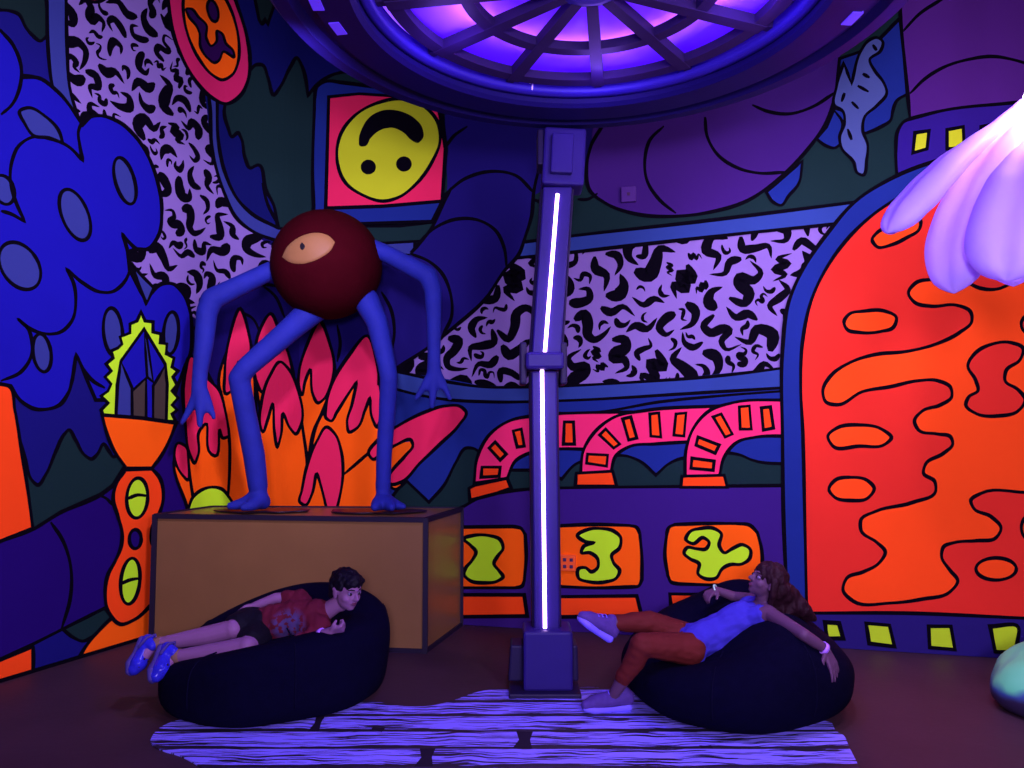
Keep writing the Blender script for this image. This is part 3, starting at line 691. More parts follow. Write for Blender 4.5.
cable([P(x, y, 3.62) + V((0, 0, 0)) for x, y in crv('799,8 798,18 795,30 790,38 785,43 784,38 788,28 795,20 799,14', False, 5)])
for x, y in ((530, 84), (532, 90), (634, 86), (480, 80)):
    q = P(x, y, 4.08); cable([q, q + V((.004, 0, .05)), q + V((.0, .03, .09))])
for ang in (8, 80, 150, 220, 290):
    l = lamp('dish_glow', 'POINT', RC + V((.75 * math.cos(R(ang)), .75 * math.sin(R(ang)), -.02)), None, 6, (.26, .11, 1), .12)

lamp('dish_downlight', 'SPOT', RC + V((0, 0, -.05)), RC + V((0, .25, -3)), 150, (.22, .12, 1), .15, 120, .7)

# ------------------------------------------------------------------ bent post that carries the dish
PY = 4.56
post = empty('light_post', (P(545, 650, PY).x, PY, 0), 'bent violet steel post with a glowing light strip carrying the round dish', 'post')
def pw(px): return px / FPX * PY
pc = lambda x, y, Y=PY: P(x, y, Y)
# base: block, side housings, floor plate
bx = P(547, 650, PY).x
bm = bmesh.new(); b_box(bm, (bx, PY - .02, .20), (.29, .26, .34)); bevel(from_bm('base_block', bm, MATS['steel_violet'], post), .015)
bm = bmesh.new(); b_box(bm, (bx - .02, PY, .016), (.42, .40, .032)); bevel(from_bm('floor_plate', bm, MATS['dark_metal'], post), .008)
for sx, wd in ((-1, .09), (1, .04)):
    bm = bmesh.new(); x = bx + sx * (.145 + wd / 2); b_hex(bm, [V((x + a * wd / 2, PY + b * .09 + .02, z)) for z in (.06,) for a, b in ((-1, -1), (1, -1), (1, 1), (-1, 1))] + [V((x + a * wd / 2 * (1 if a * sx < 0 else .7), PY + b * .09 + .02, .27)) for a, b in ((-1, -1), (1, -1), (1, 1), (-1, 1))])
    bevel(from_bm('side_housing', bm, MATS['dark_metal'], post), .012)
def beam(name, p, q, wx, wy, m, skew=0):
    bm = bmesh.new(); b_hex(bm, [V(p) + V((a * wx / 2, b * wy / 2, 0)) for a, b in ((-1, -1), (1, -1), (1, 1), (-1, 1))] + [V(q) + V((a * wx / 2, b * wy / 2, 0)) for a, b in ((-1, -1), (1, -1), (1, 1), (-1, 1))])
    return bevel(from_bm(name, bm, m, post), .01)
LB, LM, UT = pc(546.5, 628), pc(543.5, 372), pc(557, 190)
beam('lower_column', LB, LM, pw(25), .14, MATS['steel_violet']); beam('upper_column', pc(545, 368), UT, pw(29), .14, MATS['steel_violet'])
for sx in (-1, 1):
    beam('column_flange', LB + V((sx * pw(13), .06, 0)), LM + V((sx * pw(13), .06, 0)), pw(3), .19, MATS['dark_metal'])
    beam('column_flange', pc(545 + sx * 15.5, 368) + V((0, .06, 0)), UT + V((sx * pw(15.5), .06, 0)), pw(3), .19, MATS['dark_metal'])
bm = bmesh.new(); b_box(bm, pc(544, 362), (pw(38), .24, pw(17))); bevel(from_bm('joint_block', bm, MATS['steel_violet'], post), .02)
for sx in (-1, 1):
    bm = bmesh.new(); b_box(bm, pc(543 + sx * 20, 364) + V((0, .03, 0)), (pw(7), .2, pw(42))); bevel(from_bm('joint_cheek', bm, MATS['dark_metal'], post), .012)
ca = pc(566, 160, PY - .03)
bm = bmesh.new(); b_box(bm, pc(563, 162), (pw(42), .22, pw(58)), Matrix.Rotation(R(3), 3, 'Y')); bevel(from_bm('head_block', bm, MATS['steel_violet'], post), .015)
bm = bmesh.new(); b_box(bm, pc(562, 154, PY - .13), (pw(22), .06, pw(40)), Matrix.Rotation(R(3), 3, 'Y')); bevel(from_bm('head_plate', bm, MATS['steel_violet'], post), .01)
bm = bmesh.new(); b_box(bm, pc(540, 152), (pw(6), .18, pw(36))); bevel(from_bm('head_cheek', bm, MATS['dark_metal'], post), .008)
for a, b in (((557.5, 194), (544.5, 357)), ((542, 370), (545, 628))):
    p, q = P(*a, PY - .085), P(*b, PY - .085); bm = bmesh.new(); b_tube(bm, [p, q], .0115, 10); from_bm('light_strip', bm, MATS['led_white'], post, True)

# ------------------------------------------------------------------ wall plates
def wall_plate(name, x, y, wpx, m, label, dots):
    u, z = pix_uz(x, y); p = wall_pt(u, z, .05); n = V((NB.x, NB.y, 0)); t = V((BD.x, BD.y, 0)); up = V((0, 0, 1)); s_ = wpx / FPX * p.y
    e = empty(name, p, label, 'wall plate'); Mx = Matrix((t, n, up)).transposed()
    bm = bmesh.new(); b_box(bm, p - n * .02, (s_, .05, s_ * 1.05), Mx); bevel(from_bm('cover', bm, m, e), .006)
    for a, b in dots:
        bm = bmesh.new(); b_box(bm, p + t * (a * s_) + up * (b * s_) + n * .006, (s_ * .22, .006, s_ * .22), Mx); bevel(from_bm('socket', bm, MATS['socket_dark'], e), .004)
wall_plate('wall_socket', 569, 562, 15, MATS['plate_orange'], 'orange painted socket plate beside the lime figure on the middle screen', ((-.22, .22), (.22, .22), (-.22, -.22), (.22, -.22)))
wall_plate('wall_box', 629, 196, 15, MATS['plate_violet'], 'square violet cover plate on the purple tube right of the post', ((0, 0),))

# ------------------------------------------------------------------ plank-print floor mat
RUGP = '150,742! 153,736 160,729 172,723 190,720! 240,722! 318,718! 366,702 377,703 400,707 430,707 452,702 474,694 495,690 530,690 590,688! 660,694! 760,705! 832,724! 836,732 844,737 849,748 857,764 866,790! 880,840! 250,840! 203,770 180,757 161,751 153,747'
pp = [FL(x, y) for x, y in crv(RUGP, True, 4)]
bm = bmesh.new(); b_prism(bm, [(p.x, p.y) for p in pp][::-1], .001, .007)
rm = bpy.data.materials.new('plank_print'); rm.use_nodes = True; nt = rm.node_tree; pb = nt.nodes['Principled BSDF']
def N(t, **k):
    n = nt.nodes.new('ShaderNode' + t)
    for a, b in k.items(): setattr(n, a, b)
    return n
def Lk(a, b): nt.links.new(a, b)
tc = N('TexCoord'); sx = N('SeparateXYZ'); Lk(tc.outputs['Object'], sx.inputs[0])
def mth(op, a, b=None, c=None):
    n = N('Math', operation=op)
    for i, v in enumerate((a, b, c)):
        if v is None: continue
        if isinstance(v, (int, float)): n.inputs[i].default_value = v
        else: Lk(v, n.inputs[i])
    return n.outputs[0]
row = mth('FLOOR', mth('DIVIDE', sx.outputs[1], .205)); fr = mth('FRACT', mth('DIVIDE', sx.outputs[1], .205))
nz = N('TexNoise'); nz.inputs['Scale'].default_value = 3; nz.inputs['Detail'].default_value = 2; Lk(tc.outputs['Object'], nz.inputs['Vector'])
cx = N('CombineXYZ'); Lk(mth('ADD', mth('MULTIPLY', sx.outputs[0], 1.5), mth('MULTIPLY', row, 7.3)), cx.inputs[0])
Lk(mth('ADD', mth('MULTIPLY', sx.outputs[1], 42), mth('MULTIPLY', nz.outputs['Fac'], 5)), cx.inputs[1])
g = N('TexNoise'); g.inputs['Scale'].default_value = 1.5; g.inputs['Detail'].default_value = 2.5; g.inputs['Roughness'].default_value = .6; Lk(cx.outputs[0], g.inputs['Vector'])
grain = mth('GREATER_THAN', g.outputs['Fac'], .532)
nz2 = N('TexNoise'); nz2.inputs['Scale'].default_value = 2.2; Lk(tc.outputs['Object'], nz2.inputs['Vector'])
lw = mth('MULTIPLY', nz2.outputs['Fac'], .34)
gap = mth('LESS_THAN', fr, lw)
blk = mth('MAXIMUM', grain, gap)
mx = N('Mix', data_type='RGBA'); mx.inputs[6].default_value = (.26, .22, .93, 1); mx.inputs[7].default_value = (.012, .008, .02, 1)  # mat is white; violet of the dish light is put into its colour
Lk(blk, mx.inputs[0]); Lk(mx.outputs[2], pb.inputs['Base Color']); pb.inputs['Roughness'].default_value = .55
mato = from_bm('floor_mat', bm, rm); tag(mato, 'pale violet floor mat printed with black wood grain planks under the bean bags', 'mat')
for x0, y0, x1, y1, wd in ((322, 716, 314, 733, .03), (526, 733, 524, 750, .05), (429, 750, 425, 768, .045), (372, 730, 384, 731, .03), (700, 748, 712, 748, .02)):
    a, b = FL(x0, y0), FL(x1, y1); a.z = b.z = 0; d = (b - a); nrm = V((-d.y, d.x, 0)).normalized() * wd
    q = [a - nrm, a + nrm * .7, (a + b) / 2 + nrm * .5, b + nrm * .8, b - nrm * 1.1, (a + b) / 2 - nrm * .6]
    bm = bmesh.new(); b_prism(bm, [(p.x, p.y) for p in q][::-1] if d.cross(nrm).z < 0 else [(p.x, p.y) for p in q], .0068, .0075); from_bm('joint_print', bm, MATS['box_trim'], mato)
# ------------------------------------------------------------------ bean bags
from mathutils.bvhtree import BVHTree
from mathutils import noise
def bean_bag(name, c, rx, ry, H, dents, label, seam_z=.30, pw_=2.5):
    nu, nv = 72, 40; vs, fs = [], []
    for j in range(nv + 1):
        s = -1 + 2 * j / nv; s = math.copysign(abs(s) ** .8, s)
        for i in range(nu):
            t = 2 * math.pi * i / nu
            k = (1 - abs(s) ** pw_) ** (1 / pw_) if abs(s) < 1 else 0
            lx, ly = k * math.cos(t), k * math.sin(t)
            wob = 1 + .025 * math.sin(3 * t + 1) + .012 * math.sin(7 * t)
            x, y = c[0] + rx * lx * wob, c[1] + ry * ly * wob
            zn = (s + 1) / 2
            if zn < .16: zn = zn * .25; 
            else: zn = .04 + (zn - .16) / .84 * .96
            h = H(lx, ly)
            for dx, dy, sx, sy, dep in dents: h -= dep * math.exp(-((lx - dx) / sx) ** 2 - ((ly - dy) / sy) ** 2) * max(0, s)
            z = zn * h
            nn = noise.noise(V((x * 2.3, y * 2.3, z * 3))) * .018 + noise.noise(V((x * 7, y * 7, z * 6))) * .006
            x += nn * lx; y += nn * ly; z += nn * (.3 if zn > .1 else 0)
            vs.append((x, y, max(z, .004)))
    for j in range(nv):
        for i in range(nu):
            a, b = j * nu + i, j * nu + (i + 1) % nu; fs.append((a, b, b + nu, a + nu))
    e = empty(name, (c[0], c[1], 0), label, 'bean bag')
    me = bpy.data.meshes.new('cushion'); me.from_pydata(vs, [], fs)
    bm = bmesh.new(); bm.from_mesh(me); bmesh.ops.remove_doubles(bm, verts=bm.verts, dist=.002); bmesh.ops.recalc_face_normals(bm, faces=bm.faces)
    bvh = BVHTree.FromBMesh(bm); bm.to_mesh(me); bm.free()
    subsurf(link('cushion', me, MATS['bag_fabric'], e), 1)
    # piped seams running over the bag
    for ang in (-2.0, -1.15, 2.6, .35):
        pts = []
        for q in np.linspace(.06, .95, 26):
            s = -1 + 2 * q; d = V((math.cos(ang), math.sin(ang), 0)); o = V((c[0] + d.x * rx * 1.4, c[1] + d.y * ry * 1.4, .08 + .42 * q)); h = bvh.ray_cast(o, -d)
            if h[0]: pts.append(h[0] + d * .001)
        if len(pts) > 4:
            bm = bmesh.new(); b_tube(bm, pts, .0045, 6); from_bm('seam', bm, MATS['bag_seam'], e, True)
    return e, bvh
mat('bag_seam', (.0022, .0018, .012), rough=.95, spec=.05)
def on(bvh, x, y, off, z=None):
    r = ray(x, y).normalized(); h = bvh.ray_cast(V((0, 0, CAMH)), r)
    if h[0] is None: return None
    return h[0] - r * off + V((0, 0, off * .4))

bagL, bvL = bean_bag('bean_bag', (-1.395, 4.46), .645, .58, lambda x, y: .46 + .17 * max(0, y) + .02 * max(0, -y) + .11 * x - .03 * max(0, -x), [(-.12, -.22, .8, .5, .16)], 'black bean bag in front of the tan box with a boy lying on it', pw_=3.6)
bagR, bvR = bean_bag('bean_bag', (1.272, 4.35), .645, .62, lambda x, y: .46 + (.15 + .06 * x) * max(0, y) + .12 * math.exp(-((x - .30) / .38) ** 2) * (1 if x < .3 else 1) - .08 * max(0, -x) - .10 * max(0, x - .5), [(-.42, -.2, .6, .5, .17)], 'black bean bag on the right with a girl in a blue top reclining on it', pw_=2.5)

# ------------------------------------------------------------------ people
mat('skin_fair', (.20, .09, .19), rough=.5, var=.06, scale=20)
mat('skin_tan', (.095, .042, .085), rough=.5, var=.06, scale=20)
mat('hair_black', (.003, .002, .006), spec=.12, rough=.6, var=.3, scale=30, bump=.5, bscale=70)
mat('hair_brown', (.017, .004, .008), spec=.12, rough=.6, var=.5, scale=25, bump=.5, bscale=60)
mat('shirt_maroon', (.09, .006, .018), rough=.85, var=.15, scale=12)
mat('print_grey', (.16, .10, .22), rough=.8, var=.5, scale=40)
mat('shorts_black', (.002, .0015, .006), rough=.8, var=.2)
mat('top_blue', (.035, .028, .34), rough=.8, var=.25, scale=14, bump=.2, bscale=25)
mat('leggings_rust', (.10, .011, .009), rough=.75, var=.15, scale=10)
mat('shoe_blue', (.02, .02, .40), rough=.25, var=.3, scale=12)
mat('shoe_sole_blue', (.05, .035, .18), rough=.6, var=.2)
mat('sock_tan', (.16, .085, .06), rough=.9, var=.15, scale=30)
mat('shoe_grey', (.07, .035, .2), rough=.7, var=.3, scale=30)
mat('sole_white', (.18, .13, .8), rough=.5)
mat('band_violet', (.45, .2, .8), rough=.4)
mat('band_lime', (.45, .8, .55), rough=.4)
mat('eye_white', (.14, .10, .20), rough=.25, var=0)
mat('iris_dark', (.02, .01, .015), rough=.2, var=0)
mat('lip_rose', (.10, .025, .06), rough=.45, var=0)

class Frame:
    def __init__(s, c, fwd, up, H):
        s.c = V(c); s.f = V(fwd).normalized(); s.u = V(up); s.u = (s.u - s.f * s.u.dot(s.f)).normalized(); s.r = s.f.cross(s.u); s.H = H
        s.M = Matrix((s.r, s.f, s.u)).transposed()
    def p(s, x, y, z): return s.c + s.M @ V((x, y, z)) * s.H
    def ball(s, x, y, z, rx, ry, rz): return ('b', s.p(x, y, z), (rx * s.H, ry * s.H, rz * s.H), s.M)
    def cap(s, pts, rs): return ('c', [s.p(*q) for q in pts], [r * s.H for r in rs])
def head_prims(F):
    out = [F.ball(0, -.06, .13, .335, .43, .36), F.ball(0, .08, -.13, .275, .29, .34), F.ball(0, .20, -.38, .12, .13, .09),
           F.ball(0, .10, -.30, .22, .24, .15), F.cap([(0, .355, .03), (0, .41, -.05), (0, .445, -.11)], [.03, .04, .055]), F.ball(0, .40, -.13, .085, .05, .04),
           F.cap([(-.17, .29, .085), (0, .345, .095), (.17, .29, .085)], [.05, .055, .05]), F.cap([(-.08, .31, -.25), (0, .345, -.25), (.08, .31, -.25)], [.035, .05, .035]),
           F.cap([(0, -.12, -.15), (0, -.14, -.42)], [.20, .19])]
    for s in (-1, 1):
        out += [F.ball(s * .15, .19, -.14, .13, .13, .12), F.ball(s * .345, -.04, -.03, .045, .09, .135), F.ball(s * .365, -.07, .04, .035, .075, .06), F.ball(s * .34, -.01, -.13, .04, .05, .05)]
    return out
def face_parts(F, parent, hairm):
    for s in (-1, 1):
        bm = bmesh.new(); b_ball(bm, F.p(s * .135, .305, .005), (F.H * .075, F.H * .055, F.H * .05), F.M); e = from_bm('eye', bm, MATS['eye_white'], parent, True)
        bm = bmesh.new(); b_ball(bm, F.p(s * .135 + .012, .345, .005), (F.H * .036, F.H * .024, F.H * .04), F.M); from_bm('iris', bm, MATS['iris_dark'], e, True)
        bm = bmesh.new(); b_tube(bm, [F.p(s * .215, .29, .095), F.p(s * .15, .345, .115), F.p(s * .06, .375, .10)], [F.H * .012, F.H * .018, F.H * .013], 8); from_bm('eyebrow', bm, hairm, parent, True)
    for z, rr in ((-.235, .022), (-.268, .026)):
        bm = bmesh.new(); b_tube(bm, [F.p(-.095, .315, z), F.p(-.04, .362, z), F.p(0, .372, z - .004), F.p(.04, .362, z), F.p(.095, .315, z)], [F.H * .008, F.H * rr * .9, F.H * rr, F.H * rr * .9, F.H * .008], 8); from_bm('lip', bm, MATS['lip_rose'], parent, True)
def hand_prims(wr, d, n, t, L=.145, curl=.35, spread=.10):
    wr, d, n, t = V(wr), V(d).normalized(), V(n), V(t); n = (n - d * n.dot(d)).normalized(); t = (t - d * t.dot(d)); t = (t - n * t.dot(n)).normalized()
    out = []
    for i, (ln, off) in enumerate(((.40, .16), (.46, .055), (.42, -.05), (.33, -.15))):
        k = wr + d * L * (.50 - .02 * i) + t * off * L * 1.15
        out.append(('c', [wr + t * off * L * .5, k], [.0135, .0115]))
        dd = (d + t * spread * (1.2 - .9 * i)).normalized(); p = [k]; a = 0; c_ = curl * (1 + .22 * i)
        for j, sg in enumerate((.42, .32, .26)):
            a += c_ * (.7 + .3 * j); q = dd * math.cos(a) + n * math.sin(a); p.append(p[-1] + q * ln * L * sg)
        out.append(('c', p, [.0095, .0085, .0078, .0068]))
    b = wr + d * L * .12 + t * L * .17; q1 = (d * .75 + t * .75 + n * .25).normalized(); q2 = (d * .95 + t * .25 + n * (.2 + curl)).normalized()
    out.append(('c', [wr + d * L * .05, b, b + q1 * L * .2, b + q1 * L * .2 + q2 * L * .2], [.013, .0125, .0105, .008]))
    return out
def wrinkle(amp, sc, seed=0):
    def f(me):
        n = len(me.vertices); co = np.empty(n * 3); no = np.empty(n * 3); me.vertices.foreach_get('co', co); me.vertex_normals.foreach_get('vector', no)
        co = co.reshape(-1, 3); no = no.reshape(-1, 3)
        d = np.array([noise.noise(V((c[0] * sc[0] + seed, c[1] * sc[1], c[2] * sc[2]))) for c in co]) * amp
        me.vertices.foreach_set('co', (co + no * d[:, None]).ravel())
    return f

# ---- girl
def G(x, y, Y): return P(x, y, Y)
girl = empty('person', (1.1, 4.25, .3), 'brown-haired girl in blue tank top and rust leggings reclining on the right bean bag', 'person')
HF = Frame(G(766, 581, 4.26), (-.88, -.14, .46), (.50, -.05, .86), .212)
pel, waist, chest, neck = G(694, 643, 4.24), G(716, 634, 4.27), G(743, 620, 4.28), G(763, 608, 4.29)
shN, elN, wrN = G(770, 614, 4.16), G(804, 637, 4.08), G(826, 653, 4.02)
h = on(bvR, 804, 638, .04); elN = h if h else elN
h = on(bvR, 826, 652, .03); wrN = h if h else wrN
shF, elF, wrF = G(752, 600, 4.42), G(735, 597, 4.52), G(716, 590, 4.50)
hpN, knN, anN = G(690, 649, 4.16), G(642, 644, 4.05), G(614, 694, 4.17)
hpF, knF, anF = G(692, 640, 4.33), G(650, 622, 4.28), G(603, 623, 4.24)
toN = G(588, 704, 4.15); toN.z = .045; heN = V((anN.x + .02, anN.y, .045))
toF = G(582, 621, 4.2); heF = G(604, 633, 4.23)
hd = (G(838, 680, 3.98) - G(826, 653, 4.02)).normalized()
body = head_prims(HF) + [('c', [HF.p(0, -.1, -.3), neck], [.042, .05]), ('c', [pel, waist, chest, neck], [.095, .082, .09, .05]), ('c', [shN, chest, shF], [.045, .07, .045]),
    ('c', [neck, shN, elN], [.045, .042, .033]), ('c', [elN, (elN + wrN) / 2, wrN], [.033, .031, .022]), ('c', [neck, shF, elF, wrF], [.045, .04, .032, .022]),
    ('c', [pel, hpN, knN], [.085, .08, .055]), ('c', [knN, knN.lerp(anN, .35) + V((.01, .0, 0)), anN], [.052, .05, .031]),
    ('c', [pel, hpF, knF], [.085, .078, .055]), ('c', [knF, knF.lerp(anF, .35), anF], [.052, .05, .031])]
body += hand_prims(wrN, hd, (-.5, .75, -.4), (-.9, -.2, -.35), .168, .14, .13)
body += hand_prims(wrF, G(708, 594, 4.46) - wrF, (.2, .2, -1), (0, -1, .1), .14, .5)
bo = fuse('body', body, MATS['skin_tan'], girl, .0048, 5)
face_parts(HF, girl, MATS['hair_brown'])
hair = [HF.ball(0, -.09, .20, .385, .465, .37), HF.ball(0, -.36, -.05, .34, .22, .36), HF.cap([(.24, .13, .32), (.33, .02, .12), (.36, -.1, -.2)], [.10, .10, .10]), HF.cap([(-.24, .13, .32), (-.35, -.03, .12), (-.37, -.14, -.25), (-.3, -.28, -.5)], [.10, .10, .11, .09])]
tail = [(HF.p(0, -.40, -.05)), G(788, 597, 4.30), G(797, 606, 4.30)]
hh = [on(bvR, 800, 612, .03), on(bvR, 806, 618, .03), on(bvR, 814, 622, .02)]
for i, (dx, dy) in enumerate(((0, 0), (-7, 3), (5, -3), (-13, 6), (9, 2))):
    ch = [HF.p(.05 * (i - 2), -.38, -.02), G(787 + dx * .6, 598 + dy, 4.28), G(794 + dx, 607 + dy * 1.4, 4.27), G(803 + dx * 1.2, 616 + dy * 1.6, 4.30)]
    hair.append(('c', ch, [.07, .052, .042, .02]))
fuse('hair', hair, MATS['hair_brown'], girl, .006, 4, post=wrinkle(.012, (40, 40, 14)))
top = [('c', [pel + (waist - pel) * .1, waist, chest, chest.lerp(neck, .45)], [.109, .099, .104, .075]), ('c', [shN.lerp(chest, .35), chest, shF.lerp(chest, .35)], [.062, .08, .062]),
       ('c', [shN.lerp(neck, .45) + V((0, 0, .005)), neck.lerp(chest, .3), shF.lerp(neck, .45)], [.042, .052, .042]), ('c', [hpN.lerp(pel, .4), pel], [.098, .105]), ('c', [hpF.lerp(pel, .4), pel], [.095, .105])]
fuse('tank_top', top, MATS['top_blue'], girl, .006, 4, post=wrinkle(.012, (16, 16, 26), 3))
def cut(a, b, t): return a.lerp(b, t)
fuse('leggings', [('c', [pel, hpN, knN, cut(knN, anN, .35) + V((.01, 0, 0)), cut(knN, anN, .66)], [.10, .089, .063, .057, .046]), ('c', [pel, hpF, knF, cut(knF, anF, .35), cut(knF, anF, .66)], [.10, .087, .063, .057, .046]), ('c', [hpN, hpF], [.09, .09])], MATS['leggings_rust'], girl, .006, 4, post=wrinkle(.005, (20, 20, 30), 1))
def shoe(heel, toe, up, m, sm, parent, wd=.044):
    heel, toe, up = V(heel), V(toe), V(up).normalized(); d = (toe - heel).normalized(); up = (up - d * up.dot(d)).normalized(); s = d.cross(up)
    pr = [('c', [heel + up * .055, heel + d * .06 + up * .062, toe - d * .06 + up * .045, toe - d * .02 + up * .034], [.042, .046, wd * .95, wd * .7]), ('c', [heel + up * .07, heel + d * .035 + up * .105], [.040, .037]),
          ('c', [heel + d * .06 + up * .075, toe - d * .08 + up * .052], [.038, .034])]
    e = fuse('shoe', pr, m, parent, .005, 5)
    so = [('c', [heel + up * .018 + s * q * .020, heel + d * .08 + up * .014 + s * q * .014, toe - d * .06 + up * .014 + s * q * .024, toe - d * .015 + up * .018 + s * q * .008], [.025, .022, .023, .02]) for q in (-1, 0, 1)]
    f = fuse('sole', so, sm, e, .005, 4)
    for k_ in range(3):
        bm = bmesh.new(); c = heel + d * (.085 + .022 * k_) + up * (.112 - .011 * k_); b_tube(bm, [c - s * .026 - up * .006, c + up * .002, c + s * .026 - up * .006], .0035, 6); from_bm('lace', bm, sm, e, True)
    return e
s1 = G(627, 708, 4.2); s2 = G(583, 706, 4.16); s1.z = s2.z = .008
shoe((s1.x, s1.y, .008), (s2.x, s2.y, .008), (0, 0, 1), MATS['shoe_grey'], MATS['sole_white'], girl)
shoe(G(606, 640, 4.24), G(577, 620, 4.18), (.5, .1, .85), MATS['shoe_grey'], MATS['sole_white'], girl)
def band(name, c, d, r, wd, m, parent, rr=.006):
    u, v, d = basis(d); bm = bmesh.new(); n = 28; pr = ((r, -wd), (r + rr, -wd), (r + rr, wd), (r, wd)); rings = [[bm.verts.new(V(c) + d * z + (u * math.cos(t) + v * math.sin(t)) * q) for t in (2 * math.pi * k / n for k in range(n))] for q, z in pr]
    for a, b in zip(rings, rings[1:] + rings[:1]):
        for k in range(n): bm.faces.new((a[k], a[(k + 1) % n], b[(k + 1) % n], b[k]))
    return from_bm(name, bm, m, parent, True)
band('wristband', wrN.lerp(elN, .1), wrN - elN, .026, .011, MATS['band_violet'], girl)
band('bracelet', wrF.lerp(elF, .02), V((1, -.5, .5)), .030, .004, MATS['band_lime'], girl)['label'] = 'pale green loop bracelet'

# ---- boy
boy = empty('person', (-1.35, 4.35, .35), 'black-haired boy in maroon shirt and black shorts sprawled on the left bean bag', 'person')
BF = Frame(G(347, 590, 4.33), (.76, -.62, -.16), (.10, -.02, .98), .222)
neck, chest, waist, pel = G(327, 611, 4.36), G(304, 617, 4.38), G(276, 622, 4.38), G(254, 627, 4.37)
shF, elF, wrF = G(299, 598, 4.46), G(276, 598, 4.44), G(254, 606, 4.42)
shN, elN, wrN = G(321, 628, 4.27), G(297, 644, 4.2), G(331, 631, 4.13)
hpF, knF, anF = G(252, 621, 4.42), G(233, 629, 4.24), G(153, 645, 4.25)
hpN, knN, anN = G(256, 636, 4.30), G(247, 646, 4.13), G(172, 657, 4.16)
body = head_prims(BF) + [('c', [BF.p(0, -.1, -.3), neck], [.045, .05]), ('c', [neck, chest, waist, pel], [.05, .09, .085, .09]), ('c', [shN, chest, shF], [.045, .08, .045]),
    ('c', [shF, elF, wrF], [.038, .031, .023]), ('c', [shN, elN], [.038, .033]), ('c', [elN, elN.lerp(wrN, .4), wrN], [.033, .031, .023]),
    ('c', [pel, hpF, knF], [.085, .08, .056]), ('c', [knF, knF.lerp(anF, .3) + V((0, 0, -.006)), anF], [.053, .053, .033]), ('c', [pel, hpN, knN], [.085, .08, .056]), ('c', [knN, knN.lerp(anN, .3) + V((0, 0, -.006)), anN], [.053, .052, .033]),
    ('c', [anF, anF + V((-.03, -.07, -.06))], [.034, .03]), ('c', [anN, anN + V((-.02, -.06, -.05))], [.034, .03])]
body += hand_prims(wrN, (.9, -.15, .25), (.1, .6, .8), (-.2, -.6, .7), .135, 1.05, .02)
body += hand_prims(wrF, (-.8, .1, -.4), (0, -.6, -.8), (.2, -1, .2), .13, .3)
fuse('body', body, MATS['skin_fair'], boy, .0048, 5)
face_parts(BF, boy, MATS['hair_black'])
hair = [BF.ball(0, -.10, .21, .375, .46, .34), BF.ball(0, .17, .33, .27, .21, .13), BF.cap([(-.24, .22, .27), (0, .33, .27), (.22, .26, .25)], [.09, .09, .09]), BF.ball(0, -.36, -.02, .27, .17, .26)]
for s_ in (-1, 1): hair += [BF.ball(s_ * .315, .02, .16, .06, .15, .16), BF.ball(s_ * .30, -.22, .0, .07, .16, .22)]
fuse('hair', hair, MATS['hair_black'], boy, .006, 3, post=wrinkle(.012, (40, 40, 30)))
shirt = [('c', [neck.lerp(chest, .35), chest, waist, waist.lerp(pel, .45)], [.08, .106, .103, .102]), ('c', [shN.lerp(chest, .1), chest, shF.lerp(chest, .1)], [.066, .10, .06]), ('c', [shF, shF.lerp(elF, .5)], [.05, .048]), ('c', [shN, shN.lerp(elN, .8)], [.052, .05])]
sh = fuse('shirt', shirt, MATS['shirt_maroon'], boy, .006, 4, post=wrinkle(.012, (26, 16, 12), 5))
# faded grey print on the chest, part of the shirt's cloth
_m = MATS['shirt_maroon']; nt = _m.node_tree; pb = nt.nodes['Principled BSDF']; src = pb.inputs['Base Color'].links[0].from_socket
tc = N('TexCoord'); dv = N('VectorMath', operation='DISTANCE'); Lk(tc.outputs['Object'], dv.inputs[0]); dv.inputs[1].default_value = G(288, 628, 4.27) - V(boy.location)
nz = N('TexNoise'); nz.inputs['Scale'].default_value = 28; nz.inputs['Detail'].default_value = 5; Lk(tc.outputs['Object'], nz.inputs['Vector'])
mr = N('MapRange'); mr.inputs[1].default_value = .12; mr.inputs[2].default_value = .07; Lk(dv.outputs['Value'], mr.inputs[0])
mx = N('Mix', data_type='RGBA'); Lk(mth('MULTIPLY', mr.outputs[0], mth('GREATER_THAN', nz.outputs['Fac'], .47)), mx.inputs[0]); Lk(src, mx.inputs[6]); mx.inputs[7].default_value = (.06, .035, .12, 1); Lk(mx.outputs[2], pb.inputs['Base Color'])
fuse('shorts', [('c', [waist.lerp(pel, .6), pel, hpF, hpF.lerp(knF, .72)], [.10, .104, .095, .083]), ('c', [pel, hpN, hpN.lerp(knN, .62)], [.10, .094, .082]), ('c', [hpF, hpN], [.09, .09])], MATS['shorts_black'], boy, .006, 4, post=wrinkle(.007, (20, 20, 20), 2))
